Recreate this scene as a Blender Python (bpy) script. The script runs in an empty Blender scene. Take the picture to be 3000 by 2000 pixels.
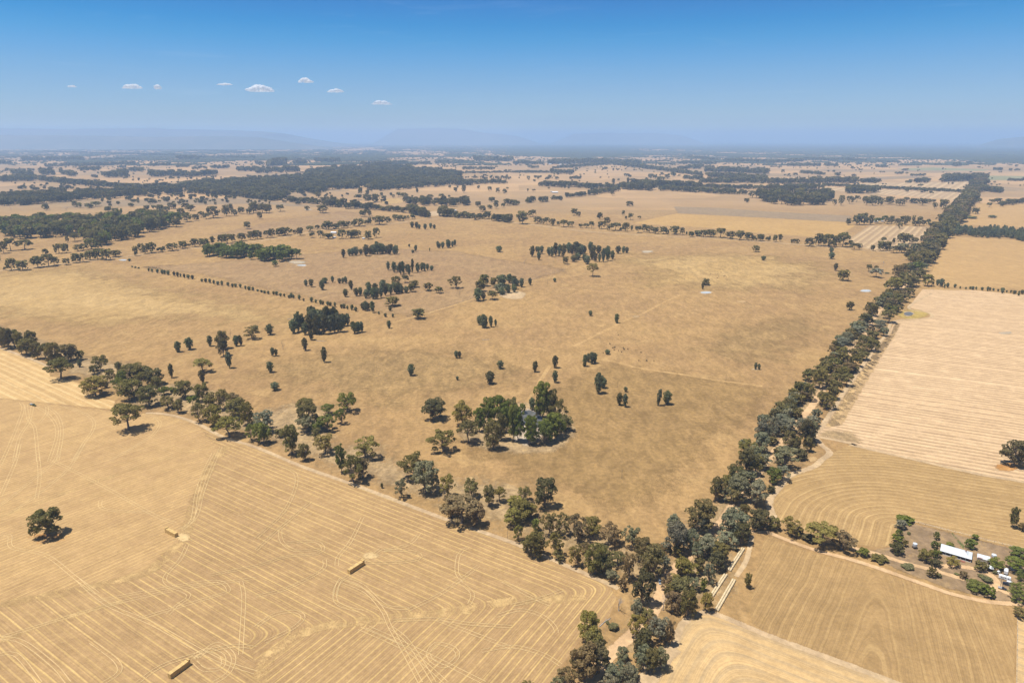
import bpy, bmesh, math, random
import numpy as np
from mathutils import Vector, Matrix
from mathutils.geometry import tessellate_polygon
D = bpy.data
SC = bpy.context.scene
COL = SC.collection
R = math.radians
random.seed(7)
RNG = np.random.default_rng(11)

# ------------------------------------------------------------------ camera
FPX = 2000.0            # focal length in photo pixels (3000 wide)
HZ = 409.0              # true horizon row
H = 300.0               # flying height, m
PITCH = math.atan((1000 - HZ) / FPX)
cp, sp = math.cos(PITCH), math.sin(PITCH)
cam = D.objects.new("camera", D.cameras.new("camera")); COL.objects.link(cam)
cam.location = (0, 0, H); cam.rotation_euler = (math.pi / 2 - PITCH, 0, 0)
cam.data.sensor_width = 36; cam.data.lens = 36 * FPX / 3000
cam.data.clip_start = 1; cam.data.clip_end = 400000
SC.camera = cam

# ------------------------------------------------------------------ light
SUN_EL, SUN_TO = 72.0, (0.93, 0.22)       # elevation; ground direction the shadows fall
a = math.atan2(SUN_TO[1], SUN_TO[0])
sd = Vector((math.cos(a) * math.cos(R(SUN_EL)), math.sin(a) * math.cos(R(SUN_EL)), -math.sin(R(SUN_EL))))
sun = D.objects.new("sun", D.lights.new("sun", 'SUN')); COL.objects.link(sun)
sun.rotation_euler = sd.to_track_quat('-Z', 'Y').to_euler()
sun.location = (0, 0, 900)
sun.data.energy = 4.6; sun.data.angle = R(0.53); sun.data.color = (1, 0.955, 0.88)
SC.view_settings.view_transform = 'Standard'; SC.view_settings.look = 'None'
SC.view_settings.exposure = 0.53; SC.view_settings.gamma = 1
W = D.worlds.new("World"); SC.world = W; W.use_nodes = True
SC.cycles.max_bounces = 6; SC.cycles.diffuse_bounces = 2; SC.cycles.glossy_bounces = 2
SC.cycles.transmission_bounces = 2; SC.cycles.transparent_max_bounces = 40; SC.cycles.volume_bounces = 2
SC.cycles.use_denoising = True; SC.cycles.denoiser = 'OPENIMAGEDENOISE'; SC.cycles.denoising_prefilter = 'ACCURATE'
SC.cycles.sample_clamp_indirect = 4


class G:
    """tiny node-graph writer"""
    def __init__(s, nt):
        s.nt = nt; nt.nodes.clear()
    def n(s, t, **k):
        x = s.nt.nodes.new(t)
        for a_, b_ in k.items(): setattr(x, a_, b_)
        return x
    def put(s, sock, v):
        if v is None: return
        if isinstance(v, bpy.types.NodeSocket): s.nt.links.new(v, sock)
        elif isinstance(v, (tuple, list)):
            v = tuple(v)
            sock.default_value = v + (1,) if sock.type == 'RGBA' and len(v) == 3 else v
        else: sock.default_value = v
    def m(s, op, a_, b_=None, c_=None, clamp=False):
        x = s.n('ShaderNodeMath', operation=op, use_clamp=clamp)
        s.put(x.inputs[0], a_); s.put(x.inputs[1], b_)
        if c_ is not None: s.put(x.inputs[2], c_)
        return x.outputs[0]
    def vm(s, op, a_, b_=None):
        x = s.n('ShaderNodeVectorMath', operation=op)
        s.put(x.inputs[0], a_); s.put(x.inputs[1], b_)
        return x.outputs['Value'] if op in ('DOT_PRODUCT', 'LENGTH') else x.outputs[0]
    def noise(s, vec, scale, detail=3, rough=0.55, dist=0.0, dim='3D', w=None):
        x = s.n('ShaderNodeTexNoise', noise_dimensions=dim)
        if dim != '1D': s.put(x.inputs['Vector'], vec)
        if w is not None: s.put(x.inputs['W'], w)
        s.put(x.inputs['Scale'], scale); s.put(x.inputs['Detail'], detail); s.put(x.inputs['Roughness'], rough)
        s.put(x.inputs['Distortion'], dist)
        return x.outputs[0]
    def step(s, v, lo, hi, a_=0.0, b_=1.0):
        x = s.n('ShaderNodeMapRange', interpolation_type='SMOOTHSTEP')
        s.put(x.inputs[0], v); s.put(x.inputs[1], lo); s.put(x.inputs[2], hi); s.put(x.inputs[3], a_); s.put(x.inputs[4], b_)
        return x.outputs[0]
    def mix(s, f, a_, b_, mode='MIX'):
        x = s.n('ShaderNodeMix', data_type='RGBA', blend_type=mode)
        s.put(x.inputs[0], f); s.put(x.inputs[6], a_); s.put(x.inputs[7], b_)
        return x.outputs[2]
    def pos(s):
        return s.n('ShaderNodeNewGeometry').outputs['Position']
    def sep(s, v):
        x = s.n('ShaderNodeSeparateXYZ'); s.put(x.inputs[0], v); return x.outputs
    def comb(s, x_, y_, z_=0.0):
        x = s.n('ShaderNodeCombineXYZ'); s.put(x.inputs[0], x_); s.put(x.inputs[1], y_); s.put(x.inputs[2], z_); return x.outputs[0]
    def attr(s, nm):
        return s.n('ShaderNodeAttribute', attribute_name=nm)
    def surf(s, col, rough=0.95, spec=0.1, alpha=None, metal=0.0):
        b = s.n('ShaderNodeBsdfPrincipled')
        s.put(b.inputs['Base Color'], col); s.put(b.inputs['Roughness'], rough)
        s.put(b.inputs['Specular IOR Level'], spec); s.put(b.inputs['Metallic'], metal)
        if alpha is not None: s.put(b.inputs['Alpha'], alpha)
        o = s.n('ShaderNodeOutputMaterial'); s.nt.links.new(b.outputs[0], o.inputs[0]); return b


# ------------------------------------------------------------------ sky
SKYTINT = [(0.0, (1, 1, 1)), (1.0, (1, 1, 1))]
SKYTINT = [(e_ / .6, c_) for e_, c_ in ((.006, (1.0, 1.15, .85)), (.025, (.52, .70, .86)), (.0459, (.42, .64, .92)), (.0665, (.35, .60, .91)), (.0867, (.28, .585, .91)), (.1067, (.18, .56, .92)), (.1262, (.08, .53, .90)), (.1454, (.01, .475, .87)), (.175, (.01, .39, .82)), (.26, (.30, .42, .60)), (.5, (.50, .52, .58)))]
g = G(W.node_tree)
sky = g.n('ShaderNodeTexSky', sky_type='NISHITA', sun_disc=False)
sky.sun_elevation = R(SUN_EL); sky.sun_rotation = math.atan2(-sd.x, -sd.y)
sky.altitude = 300; sky.air_density = 1.0; sky.dust_density = 0.6; sky.ozone_density = 1.6
tc = g.n('ShaderNodeTexCoord').outputs['Generated']
el = g.sep(tc)[2]
rp = g.n('ShaderNodeValToRGB'); g.put(rp.inputs[0], g.step(el, -0.02, 0.30)); g.nt.nodes[-1]
mr = g.n('ShaderNodeMapRange'); g.put(mr.inputs[0], el); mr.inputs[1].default_value = 0.0; mr.inputs[2].default_value = 0.60
g.nt.links.new(mr.outputs[0], rp.inputs[0])
while len(rp.color_ramp.elements) < len(SKYTINT): rp.color_ramp.elements.new(0.5)
for e_, (p_, c_) in zip(rp.color_ramp.elements, SKYTINT): e_.position = p_; e_.color = (*c_, 1)
# faint cirrus, streaks high in the sky
wn = g.noise(g.vm('MULTIPLY', tc, (3.0, 3.0, 34.0)), 2.2, 5, 0.6, 0.6)
ci = g.m('MULTIPLY', g.step(wn, 0.56, 0.82), g.step(el, 0.015, 0.06))
skc = g.mix(1.0, sky.outputs[0], rp.outputs[0], 'MULTIPLY')
skc = g.mix(g.m('MULTIPLY', ci, 0.06), skc, (7.5, 8.2, 9.2))
bg = g.n('ShaderNodeBackground'); g.put(bg.inputs[0], skc); bg.inputs[1].default_value = 0.09
wo = g.n('ShaderNodeOutputWorld'); g.nt.links.new(bg.outputs[0], wo.inputs[0])

# ------------------------------------------------------------------ photo pixel -> place in the world
CROP = {'A': 350, 'B': 850, 'C': 1300}
def px(tag, x, y):
    k = 2.24 if tag[0] == 'C' else 3.136
    return (750 * (int(tag[1]) - 1) + x / k, CROP[tag[0]] + y / k)
def P(x, y, z=0.0):
    u, v = (x - 1500) / FPX, -(y - 1000) / FPX
    d = Vector((u, cp + v * sp, -sp + v * cp))
    t = (z - H) / min(d.z, -0.002)
    return Vector((d.x * t, d.y * t, z))
def PC(tag, x, y, z=0.0): return P(*px(tag, x, y), z)
def topz(X, Y, y):
    k = -(y - 1000) / FPX
    return Y * (k * cp - sp) / (cp + k * sp) + H
def ppm(X, Y, z=0.0):
    return FPX / (Y * cp - (z - H) * sp)
def proj(X, Y, z=0.0):
    d = Y * cp - (z - H) * sp
    return 1500 + FPX * X / d, 1000 - FPX * (Y * sp + (z - H) * cp) / d

# ------------------------------------------------------------------ object helpers
def tag(o, label=None, cat=None, group=None, kind=None):
    if label: o['label'] = label
    if cat: o['category'] = cat
    if group: o['group'] = group
    if kind: o['kind'] = kind
    return o
def link(name, me, parent=None, mat=None):
    o = D.objects.new(name, me); COL.objects.link(o)
    if parent: o.parent = parent
    if mat and me is not None and not me.materials: me.materials.append(mat)
    return o
def empty(name, loc, rz=0.0, sc=(1, 1, 1)):
    o = D.objects.new(name, None); COL.objects.link(o); o.location = loc; o.rotation_euler = (0, 0, rz); o.scale = sc
    o.empty_display_size = 0.5
    return o
def npmesh(name, V, F, mat=None, attr=None, smooth=False):
    V = np.asarray(V, np.float32); F = np.asarray(F, np.int32); k = F.shape[1]
    me = D.meshes.new(name); me.vertices.add(len(V)); me.vertices.foreach_set('co', V.ravel())
    me.loops.add(F.size); me.loops.foreach_set('vertex_index', F.ravel())
    me.polygons.add(len(F)); me.polygons.foreach_set('loop_start', np.arange(0, F.size, k, dtype=np.int32))
    try: me.polygons.foreach_set('loop_total', np.full(len(F), k, np.int32))
    except Exception: pass
    if attr:
        for an, (typ, data) in attr.items():
            at = me.attributes.new(an, typ, 'POINT')
            at.data.foreach_set('color' if typ == 'FLOAT_COLOR' else 'value', np.asarray(data, np.float32).ravel())
    me.update(calc_edges=True)
    if smooth: me.polygons.foreach_set('use_smooth', np.ones(len(F), bool))
    if mat: me.materials.append(mat)
    return me

class MB:
    """collects simple solids and links them as one mesh"""
    def __init__(s): s.v = []; s.f = []
    def add(s, vs, fs):
        o = len(s.v); s.v += [tuple(v) for v in vs]; s.f += [tuple(i + o for i in f) for f in fs]
    def box(s, c, size, rz=0.0, taper=1.0, bev=0.0):
        x, y, z = (k / 2 for k in size)
        vs = []
        if bev > 0:
            b = min(bev, x * .9, y * .9, z * .9)
            bm = bmesh.new(); bmesh.ops.create_cube(bm, size=1)
            for v in bm.verts:
                v.co = Vector((v.co.x * size[0], v.co.y * size[1], v.co.z * size[2]))
                if v.co.z > 0: v.co.x *= taper; v.co.y *= taper
            bmesh.ops.bevel(bm, geom=bm.edges[:], offset=b, segments=2, profile=0.6, affect='EDGES')
            bm.verts.index_update()
            vs = [v.co.copy() for v in bm.verts]; fs = [[v.index for v in f.verts] for f in bm.faces]; bm.free()
        else:
            for sz in (-1, 1):
                t = taper if sz > 0 else 1
                for sx, sy in ((-1, -1), (1, -1), (1, 1), (-1, 1)): vs.append(Vector((sx * x * t, sy * y * t, sz * z)))
            fs = [(3, 2, 1, 0), (4, 5, 6, 7), (0, 1, 5, 4), (1, 2, 6, 5), (2, 3, 7, 6), (3, 0, 4, 7)]
        m_ = Matrix.Rotation(rz, 3, 'Z')
        s.add([m_ @ v + Vector(c) for v in vs], fs); return s
    def tube(s, pts, rad, n=6, cap=True):
        pts = [Vector(p) for p in pts]
        if not isinstance(rad, (list, tuple)): rad = [rad] * len(pts)
        o = len(s.v); rings = []
        for i, p in enumerate(pts):
            t = (pts[min(i + 1, len(pts) - 1)] - pts[max(i - 1, 0)]).normalized()
            u = t.cross(Vector((0, 0, 1)) if abs(t.z) < .9 else Vector((1, 0, 0))).normalized(); w = t.cross(u)
            rings.append([p + (u * math.cos(2 * math.pi * k / n) + w * math.sin(2 * math.pi * k / n)) * rad[i] for k in range(n)])
        vs = [v for r_ in rings for v in r_]; fs = []
        for i in range(len(pts) - 1):
            for k in range(n):
                fs.append((i * n + k, i * n + (k + 1) % n, (i + 1) * n + (k + 1) % n, (i + 1) * n + k))
        if cap: fs.append(tuple(range(n))[::-1]); fs.append(tuple((len(pts) - 1) * n + k for k in range(n)))
        s.add(vs, fs); return s
    def lathe(s, prof, c=(0, 0, 0), n=20, axis='Z'):
        vs = []; fs = []; m_ = len(prof)
        for r_, z_ in prof:
            for k in range(n):
                a_ = 2 * math.pi * k / n
                p = (r_ * math.cos(a_), r_ * math.sin(a_), z_)
                if axis == 'X': p = (p[2], p[0], p[1])
                if axis == 'Y': p = (p[0], p[2], p[1])
                vs.append((p[0] + c[0], p[1] + c[1], p[2] + c[2]))
        for i in range(m_ - 1):
            for k in range(n): fs.append((i * n + k, i * n + (k + 1) % n, (i + 1) * n + (k + 1) % n, (i + 1) * n + k))
        fs.append(tuple(range(n))[::-1]); fs.append(tuple((m_ - 1) * n + k for k in range(n)))
        s.add(vs, fs); return s
    def build(s, name, mat, parent=None, smooth=False):
        me = D.meshes.new(name); me.from_pydata([tuple(v) for v in s.v], [], s.f); me.update()
        if smooth:
            for p_ in me.polygons: p_.use_smooth = True
        me.materials.append(mat)
        return link(name, me, parent)
def copy_tree(o, parent=None):
    c = o.copy(); COL.objects.link(c); c.parent = parent
    for ch in list(o.children): copy_tree(ch, c)
    return c

# ------------------------------------------------------------------ materials
def mat(name): 
    m_ = D.materials.new(name); m_.use_nodes = True; return m_, G(m_.node_tree)
def plain(name, col, rough=0.7, spec=0.3, metal=0.0, var=0.12, scale=1.5):
    m_, g = mat(name); n_ = g.noise(g.n('ShaderNodeTexCoord').outputs['Object'], scale, 4)
    c = g.mix(g.step(n_, .3, .7), tuple(x * (1 - var) for x in col), tuple(min(1, x * (1 + var)) for x in col))
    g.surf(c, rough, spec, metal=metal); return m_
def leaf_mat(name, src):
    m_, g = mat(name)
    if src == 'object': c = g.n('ShaderNodeObjectInfo').outputs['Color']
    else: c = g.attr('tint').outputs['Color']
    ps = g.pos(); f = g.noise(ps, 0.9, 3, .7)
    c = g.mix(1.0, c, g.mix(g.step(f, .3, .7), (.80, .80, .74), (1.58, 1.50, 1.30)), 'MULTIPLY')
    d1 = g.n('ShaderNodeBsdfDiffuse'); g.put(d1.inputs[0], c)
    d2 = g.n('ShaderNodeBsdfTranslucent'); g.put(d2.inputs[0], g.mix(1.0, c, (1.1, 1.2, .55), 'MULTIPLY'))
    mx = g.n('ShaderNodeMixShader'); mx.inputs[0].default_value = 0.30
    g.nt.links.new(d1.outputs[0], mx.inputs[1]); g.nt.links.new(d2.outputs[0], mx.inputs[2])
    o = g.n('ShaderNodeOutputMaterial'); g.nt.links.new(mx.outputs[0], o.inputs[0]); return m_
M_LEAF = leaf_mat("foliage", 'object'); M_LEAFV = leaf_mat("foliage_far", 'attr')
M_BARK = plain("bark", (.20, .165, .13), .95, .1, var=.35, scale=.8)
M_DEAD = plain("dead_wood", (.34, .31, .28), .95, .1, var=.25, scale=.8)

def gk(c): return (c[0] * .69, c[1] * .66, c[2] * .565)
def ground_mat(name, c1, c2, c3, big=0.006, mid=0.03, fade=False, extra=None, contrast=1.0):
    """dry pasture: blotches of three tones at several sizes; optional soft edge from the 'fade' attribute"""
    c1, c2, c3 = (gk(c) for c in (c1, c2, c3))
    m_, g = mat(name); ps = g.pos()
    n1 = g.noise(ps, big, 4, .6, .3); n2 = g.noise(ps, mid, 5, .65, .2); n3 = g.noise(ps, .22, 4, .7)
    n4 = g.noise(g.vm('MULTIPLY', ps, (1.0, .45, 1)), .07, 5, .75, .4)
    c = g.mix(g.step(n1, .38, .62), c1, c2)
    c = g.mix(g.m('MULTIPLY', g.step(n2, .5, .72), .75), c, c3)
    k = .16 * contrast
    c = g.mix(1.0, c, g.mix(g.step(n4, .33, .67), (1 - k, 1 - k, 1 - k * 1.05), (1 + k, 1 + k, 1 + k * .9)), 'MULTIPLY')
    c = g.mix(1.0, c, g.mix(g.step(n3, .3, .7), (1 - k, 1 - k, 1 - k), (1 + k, 1 + k, 1 + k)), 'MULTIPLY')
    if extra: c = extra(g, ps, c)
    al = None
    if fade:
        f_ = g.attr('fade').outputs['Fac']
        al = g.m('GREATER_THAN', g.m('ADD', g.m('ADD', f_, g.m('MULTIPLY', g.m('SUBTRACT', n2, .5), 1.2)), g.m('MULTIPLY', g.m('SUBTRACT', g.noise(ps, .9, 4, .8), .5), 1.6)), .46)
    g.surf(c, .97, .05, alpha=al); return m_

def rows_mat(name, dfun, period, base, base2, line, width=.22, strength=.8, band=.5, jitter=1.2, fade=False, wob=.0):
    """harvested stubble: straw lines that follow dfun (a distance in metres), broken up by noise"""
    base, base2, line = gk(base), gk(base2), gk(line)
    m_, g = mat(name); ps = g.pos(); d = dfun(g, ps)
    wv = g.m('MULTIPLY', g.m('SUBTRACT', g.noise(ps, .02, 3), .5), jitter * 2)
    d2 = g.m('ADD', d, wv)
    n_big = g.noise(ps, .008, 4, .6, .3); n_mid = g.noise(ps, .06, 5, .7, .2); n_f = g.noise(ps, .35, 4, .75)
    c = g.mix(g.step(n_big, .36, .64), base, base2)
    # broad bands, one per pass of the harvester
    b1 = g.noise(None, 1.0 / (period * 1.15), 2, .6, dim='1D', w=d2)
    c = g.mix(g.m('MULTIPLY', g.step(b1, .36, .64), band), c, tuple(x * .74 for x in base))
    fr = g.m('ABSOLUTE', g.m('SUBTRACT', g.m('FRACT', g.m('DIVIDE', d2, period)), .5))
    ln = g.step(fr, width, width * .35)
    b2 = g.noise(None, 1.0 / (period * 1.1), 1, .5, dim='1D', w=g.m('ADD', d2, 31.0))
    brk = g.noise(ps, .035, 4, .7, .5)
    ln = g.m('MULTIPLY', ln, g.m('MULTIPLY', g.step(b2, .12, .62), g.step(brk, .25, .52)))
    fr3 = g.m('ABSOLUTE', g.m('SUBTRACT', g.m('FRACT', g.m('ADD', g.m('DIVIDE', d2, period), .5 + .18)), .5))
    l3 = g.m('MULTIPLY', g.step(fr3, width * .6, width * .2), g.step(g.noise(ps, .05, 3, .7), .4, .6))
    c = g.mix(g.m('MULTIPLY', l3, strength * .45), c, line)
    c = g.mix(g.m('MULTIPLY', ln, strength), c, line)
    fine = g.noise(None, 1.1, 2, .6, dim='1D', w=d2)
    c = g.mix(1.0, c, g.mix(g.step(fine, .3, .7), (.91, .90, .89), (1.08, 1.08, 1.07)), 'MULTIPLY')
    c = g.mix(1.0, c, g.mix(g.step(n_mid, .3, .7), (.90, .89, .88), (1.10, 1.10, 1.09)), 'MULTIPLY')
    c = g.mix(1.0, c, g.mix(g.step(n_f, .3, .7), (.9, .9, .9), (1.1, 1.1, 1.1)), 'MULTIPLY')
    al = None
    if fade:
        al = g.m('GREATER_THAN', g.m('ADD', g.m('ADD', g.attr('fade').outputs['Fac'], g.m('MULTIPLY', g.m('SUBTRACT', n_mid, .5), 1.0)), g.m('MULTIPLY', g.m('SUBTRACT', g.noise(ps, .9, 4, .8), .5), 1.2)), .46)
    g.surf(c, .97, .05, alpha=al); return m_

def line_d(a_, b_):
    """signed distance (positive to the left of a->b, ground metres) as a shader function"""
    t = (b_ - a_); t.z = 0; t.normalize(); nx, ny = -t.y, t.x; k = nx * a_.x + ny * a_.y
    return lambda g, ps: g.m('SUBTRACT', g.vm('DOT_PRODUCT', ps, (nx, ny, 0)), k)
def min_d(fs, sm=25.0):
    def f(g, ps):
        d = fs[0](g, ps)
        for q in fs[1:]: d = g.m('SMOOTH_MIN', d, q(g, ps), sm)
        return d
    return f

# ------------------------------------------------------------------ sheets and ribbons on the ground
def poly_sheet(name, pts, z, m_, kind='structure', label=None):
    vs = [Vector((p.x, p.y, z)) for p in pts]
    tr = tessellate_polygon([vs])
    me = D.meshes.new(name); me.from_pydata([tuple(v) for v in vs], [], [tuple(t) for t in tr])
    bm = bmesh.new(); bm.from_mesh(me)
    for f in bm.faces:
        if f.normal.z < 0: f.normal_flip()
    bm.to_mesh(me); bm.free(); me.update()
    o = link(name, me, None, m_); tag(o, label, kind=kind); return o
def soft_sheet(name, pts, z, m_, cell=8.0, feather=15.0, kind='structure', label=None):
    q = np.array([(p.x, p.y) for p in pts]); lo = q.min(0) - cell; hi = q.max(0) + cell
    nx = int((hi[0] - lo[0]) / cell) + 2; ny = int((hi[1] - lo[1]) / cell) + 2
    gx, gy = np.meshgrid(lo[0] + np.arange(nx) * cell, lo[1] + np.arange(ny) * cell)
    X, Y = gx.ravel(), gy.ravel(); dist = np.full(X.shape, 1e9); ins = np.zeros(X.shape, bool)
    for i in range(len(q)):
        a_, b_ = q[i], q[(i + 1) % len(q)]; ab = b_ - a_; L = max((ab ** 2).sum(), 1e-6)
        t = np.clip(((X - a_[0]) * ab[0] + (Y - a_[1]) * ab[1]) / L, 0, 1)
        dist = np.minimum(dist, np.hypot(X - a_[0] - t * ab[0], Y - a_[1] - t * ab[1]))
        c_ = (a_[1] > Y) != (b_[1] > Y)
        with np.errstate(divide='ignore', invalid='ignore'):
            xi = a_[0] + (Y - a_[1]) * ab[0] / (ab[1] if abs(ab[1]) > 1e-9 else 1e-9)
        ins ^= c_ & (X < xi)
    fade = np.clip(np.where(ins, dist, -dist) / feather + .15, 0, 1)
    idx = np.arange(nx * ny).reshape(ny, nx)
    F = np.stack([idx[:-1, :-1], idx[:-1, 1:], idx[1:, 1:], idx[1:, :-1]], -1).reshape(-1, 4)
    F = F[fade[F].max(1) > 0]; used = np.unique(F); mp = -np.ones(nx * ny, int); mp[used] = np.arange(len(used))
    V = np.stack([X, Y, np.full(X.shape, z)], 1)[used]
    o = link(name, npmesh(name, V, mp[F], m_, {'fade': ('FLOAT', fade[used])})); tag(o, label, kind=kind); return o
def smooth_line(pts, step=4.0):
    pts = [Vector((p.x, p.y, 0)) for p in pts]; out = []
    for i in range(len(pts) - 1):
        p0, p1, p2, p3 = pts[max(i - 1, 0)], pts[i], pts[i + 1], pts[min(i + 2, len(pts) - 1)]
        n_ = max(2, int((p2 - p1).length / step))
        for k in range(n_):
            t = k / n_
            out.append(.5 * ((2 * p1) + (p2 - p0) * t + (2 * p0 - 5 * p1 + 4 * p2 - p3) * t * t + (3 * p1 - p0 - 3 * p2 + p3) * t ** 3))
    out.append(pts[-1]); return out
def ribbon_geo(pts, w, z, soft=.3, wj=0.0, e=1.0):
    V = []; F = []; A = []; n_ = len(pts)
    for i, p in enumerate(pts):
        t = (pts[min(i + 1, n_ - 1)] - pts[max(i - 1, 0)]); t = Vector((t.x, t.y, 0)).normalized(); nn = Vector((-t.y, t.x, 0))
        ww = w * (1 + wj * math.sin(i * .37) * math.cos(i * .11))
        for o, f_ in ((-.5 - soft, 0), (-.5 + soft * .4, e), (.5 - soft * .4, e), (.5 + soft, 0)):
            q = p + nn * ww * o; V.append((q.x, q.y, z)); A.append(f_)
        if i:
            b = (i - 1) * 4
            for k in range(3): F.append((b + k + 1, b + k, b + 4 + k, b + 5 + k))
    return V, F, A
def ribbons(name, lines, z, m_, label=None, kind='structure', e=1.0):
    """lines: list of (points, width)"""
    V = []; F = []; A = []
    for li_, (pts, w) in enumerate(lines):
        v, f, a_ = ribbon_geo(pts, w, z + li_ * .0015, e=e); o = len(V); V += v; A += a_; F += [tuple(i + o for i in q) for q in f]
    F = [q[::-1] for q in F]
    me = npmesh(name, V, F, m_, {'fade': ('FLOAT', A)})
    if me.polygons[0].normal.z < 0: me.flip_normals()
    o = link(name, me); tag(o, label, kind=kind); return o

# ================================================================== THE SETTING
# the ground, one sheet out to the horizon; cells grow with distance
def axis_steps(a0, a1, s0, gr):
    xs = [0.0]; s = s0
    while xs[-1] < a1: xs.append(xs[-1] + s); s *= gr
    neg = [0.0]; s = s0
    while neg[-1] > a0: neg.append(neg[-1] - s); s *= gr
    return np.array(neg[:0:-1] + xs)
gxs = axis_steps(-90000, 90000, 120, 1.12); gys = axis_steps(-3000, 84000, 120, 1.08)
gx, gy = np.meshgrid(gxs, gys); ny, nx = gx.shape
idx = np.arange(nx * ny).reshape(ny, nx)
F = np.stack([idx[:-1, :-1], idx[:-1, 1:], idx[1:, 1:], idx[1:, :-1]], -1).reshape(-1, 4)
def far_fields(g, ps, c):
    # beyond the near paddocks: a patchwork of straw, pale and grazed fields
    y = g.sep(ps)[1]
    v = g.n('ShaderNodeTexVoronoi', distance='CHEBYCHEV'); g.put(v.inputs['Vector'], g.vm('ADD', g.vm('MULTIPLY', ps, (1, 1, 0)), g.vm('MULTIPLY', g.n('ShaderNodeTexNoise').outputs[1], (0, 0, 0))))
    g.put(v.inputs['Scale'], 1 / 620.0); g.put(v.inputs['Randomness'], .75)
    cc = g.sep(v.outputs['Color'])[0]
    far = g.mix(g.step(cc, .25, .55), gk((.58, .39, .225)), gk((.475, .325, .19)))
    far = g.mix(g.step(cc, .7, .9), far, gk((.40, .29, .185)))
    n_ = g.noise(ps, .0016, 5, .65); far = g.mix(1.0, far, g.mix(g.step(n_, .35, .65), (.88, .88, .88), (1.1, 1.08, 1.06)), 'MULTIPLY')
    return g.mix(g.step(y, 2600, 3600), c, far)
M_GROUND = ground_mat("dry_pasture", (.465, .305, .150), (.405, .262, .135), (.52, .352, .175), .0045, .022, extra=far_fields)
tag(link("ground", npmesh("ground", np.stack([gx.ravel(), gy.ravel(), np.zeros(gx.size)], 1), F, M_GROUND)), "dry straw coloured plain reaching to the horizon", kind='structure')

def pl(t, s):
    """'x,y x,y ...' in crop t -> ground points"""
    return [PC(t, *map(float, k.split(','))) for k in s.split()]

# --- paddocks beyond and around the central one
M_PAD1 = ground_mat("pasture_grazed", (.41, .275, .155), (.375, .245, .14), (.46, .31, .17), .006, .02, True)
M_PAD2 = ground_mat("pasture_brown", (.368, .242, .115), (.338, .222, .108), (.405, .265, .13), .006, .03, True, contrast=1.2)
M_PAD3 = ground_mat("pasture_golden", (.52, .355, .17), (.565, .395, .20), (.47, .315, .15), .005, .03, True)
M_PAD3R = ground_mat("pasture_golden_far", (.50, .34, .16), (.54, .375, .185), (.47, .31, .145), .005, .012, True, contrast=1.3)
M_PALE = ground_mat("stubble_pale", (.60, .42, .235), (.565, .39, .215), (.63, .45, .26), .004, .02, True, contrast=.6)
M_VERGE = ground_mat("leaf_litter", (.455, .33, .20), (.42, .305, .19), (.51, .355, .185), .02, .09, True, contrast=1.4)
M_SOFT = ground_mat("thin_pasture", (.47, .33, .185), (.44, .305, .175), (.50, .35, .19), .01, .03, True, contrast=1.1)
M_YARD = ground_mat("grazed_yard", (.36, .255, .165), (.315, .225, .155), (.46, .32, .18), .03, .12, True)
M_DIRT = ground_mat("pale_dirt", (.62, .465, .31), (.57, .42, .285), (.68, .52, .37), .02, .1, True, contrast=.8)
M_ROAD = ground_mat("sandy_road", (.72, .50, .32), (.66, .45, .28), (.78, .57, .38), .03, .12, True, contrast=.7)
M_CLAY = ground_mat("orange_clay", (.62, .33, .13), (.56, .29, .11), (.70, .42, .19), .03, .12, True)
M_TYRE = ground_mat("tyre_marks", (.72, .53, .30), (.76, .56, .32), (.68, .50, .28), .02, .05, True, contrast=.5)
M_SALT = ground_mat("dry_pan", (.50, .43, .36), (.55, .46, .37), (.45, .40, .36), .03, .1, True, contrast=.6)

soft_sheet("grazed_paddock", pl('B2', '1390,285 2050,120 2900,-190 2500,-205 1900,-290 1150,-300 400,-330 -600,-390 -1160,-480 -1180,-10 -300,-40') [:0] or
  [P(378, 782), P(560, 806), P(760, 850), P(960, 890), P(1060, 906), P(1195, 938), P(1400, 888), P(1530, 840), P(1690, 788), P(1560, 770), P(1340, 735), P(1180, 726), P(950, 737), P(700, 760), P(540, 770)],
  .05, M_PAD1, 12, 60, label="grey brown grazed paddock beyond the hedge row of young pines")
soft_sheet("grazed_paddock", [P(600, 690), P(760, 655), P(1000, 617), P(1075, 625), P(1140, 640), P(980, 668), P(760, 698)], .05, M_PAD1, 14, 40, label="grey brown strip between the two tree belts of the left middle distance")
soft_sheet("brown_paddock", [P(1250, 1290), P(1500, 1215), P(1560, 1130), P(1750, 1050), P(2050, 1085), P(2330, 1130), P(2270, 1215), P(2130, 1330), P(2000, 1480), P(1850, 1545), P(1700, 1500), P(1560, 1450), P(1400, 1370)],
  .05, M_PAD2, 8, 90, label="brown grazed ground between the dam and the tree lined road")
soft_sheet("golden_paddock", [P(-200, 800), P(300, 770), P(430, 800), P(700, 860), P(1000, 925), P(1150, 945), P(900, 985), P(500, 960), P(200, 990), P(-300, 930)],
  .05, M_PAD3, 12, 260, label="pale golden paddock on the left below the hedge row")
soft_sheet("golden_paddock", [P(1740, 745), P(2000, 730), P(2300, 740), P(2560, 790), P(2450, 870), P(2150, 880), P(1800, 850)], .05, M_PAD3R, 14, 330, label="pale golden paddock on the right beyond the field gums")
M_PAD2B = ground_mat("pasture_dull", (.395, .265, .132), (.355, .238, .12), (.44, .295, .148), .009, .03, True, contrast=1.3)
soft_sheet("dull_paddock", [P(700, 1050), P(950, 1010), P(1350, 1000), P(1650, 1060), P(1600, 1130), P(1350, 1180), P(1150, 1230), P(900, 1180), P(650, 1120)], .04, M_PAD2B, 12, 170, label="duller grazed ground left of the dam")
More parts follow.
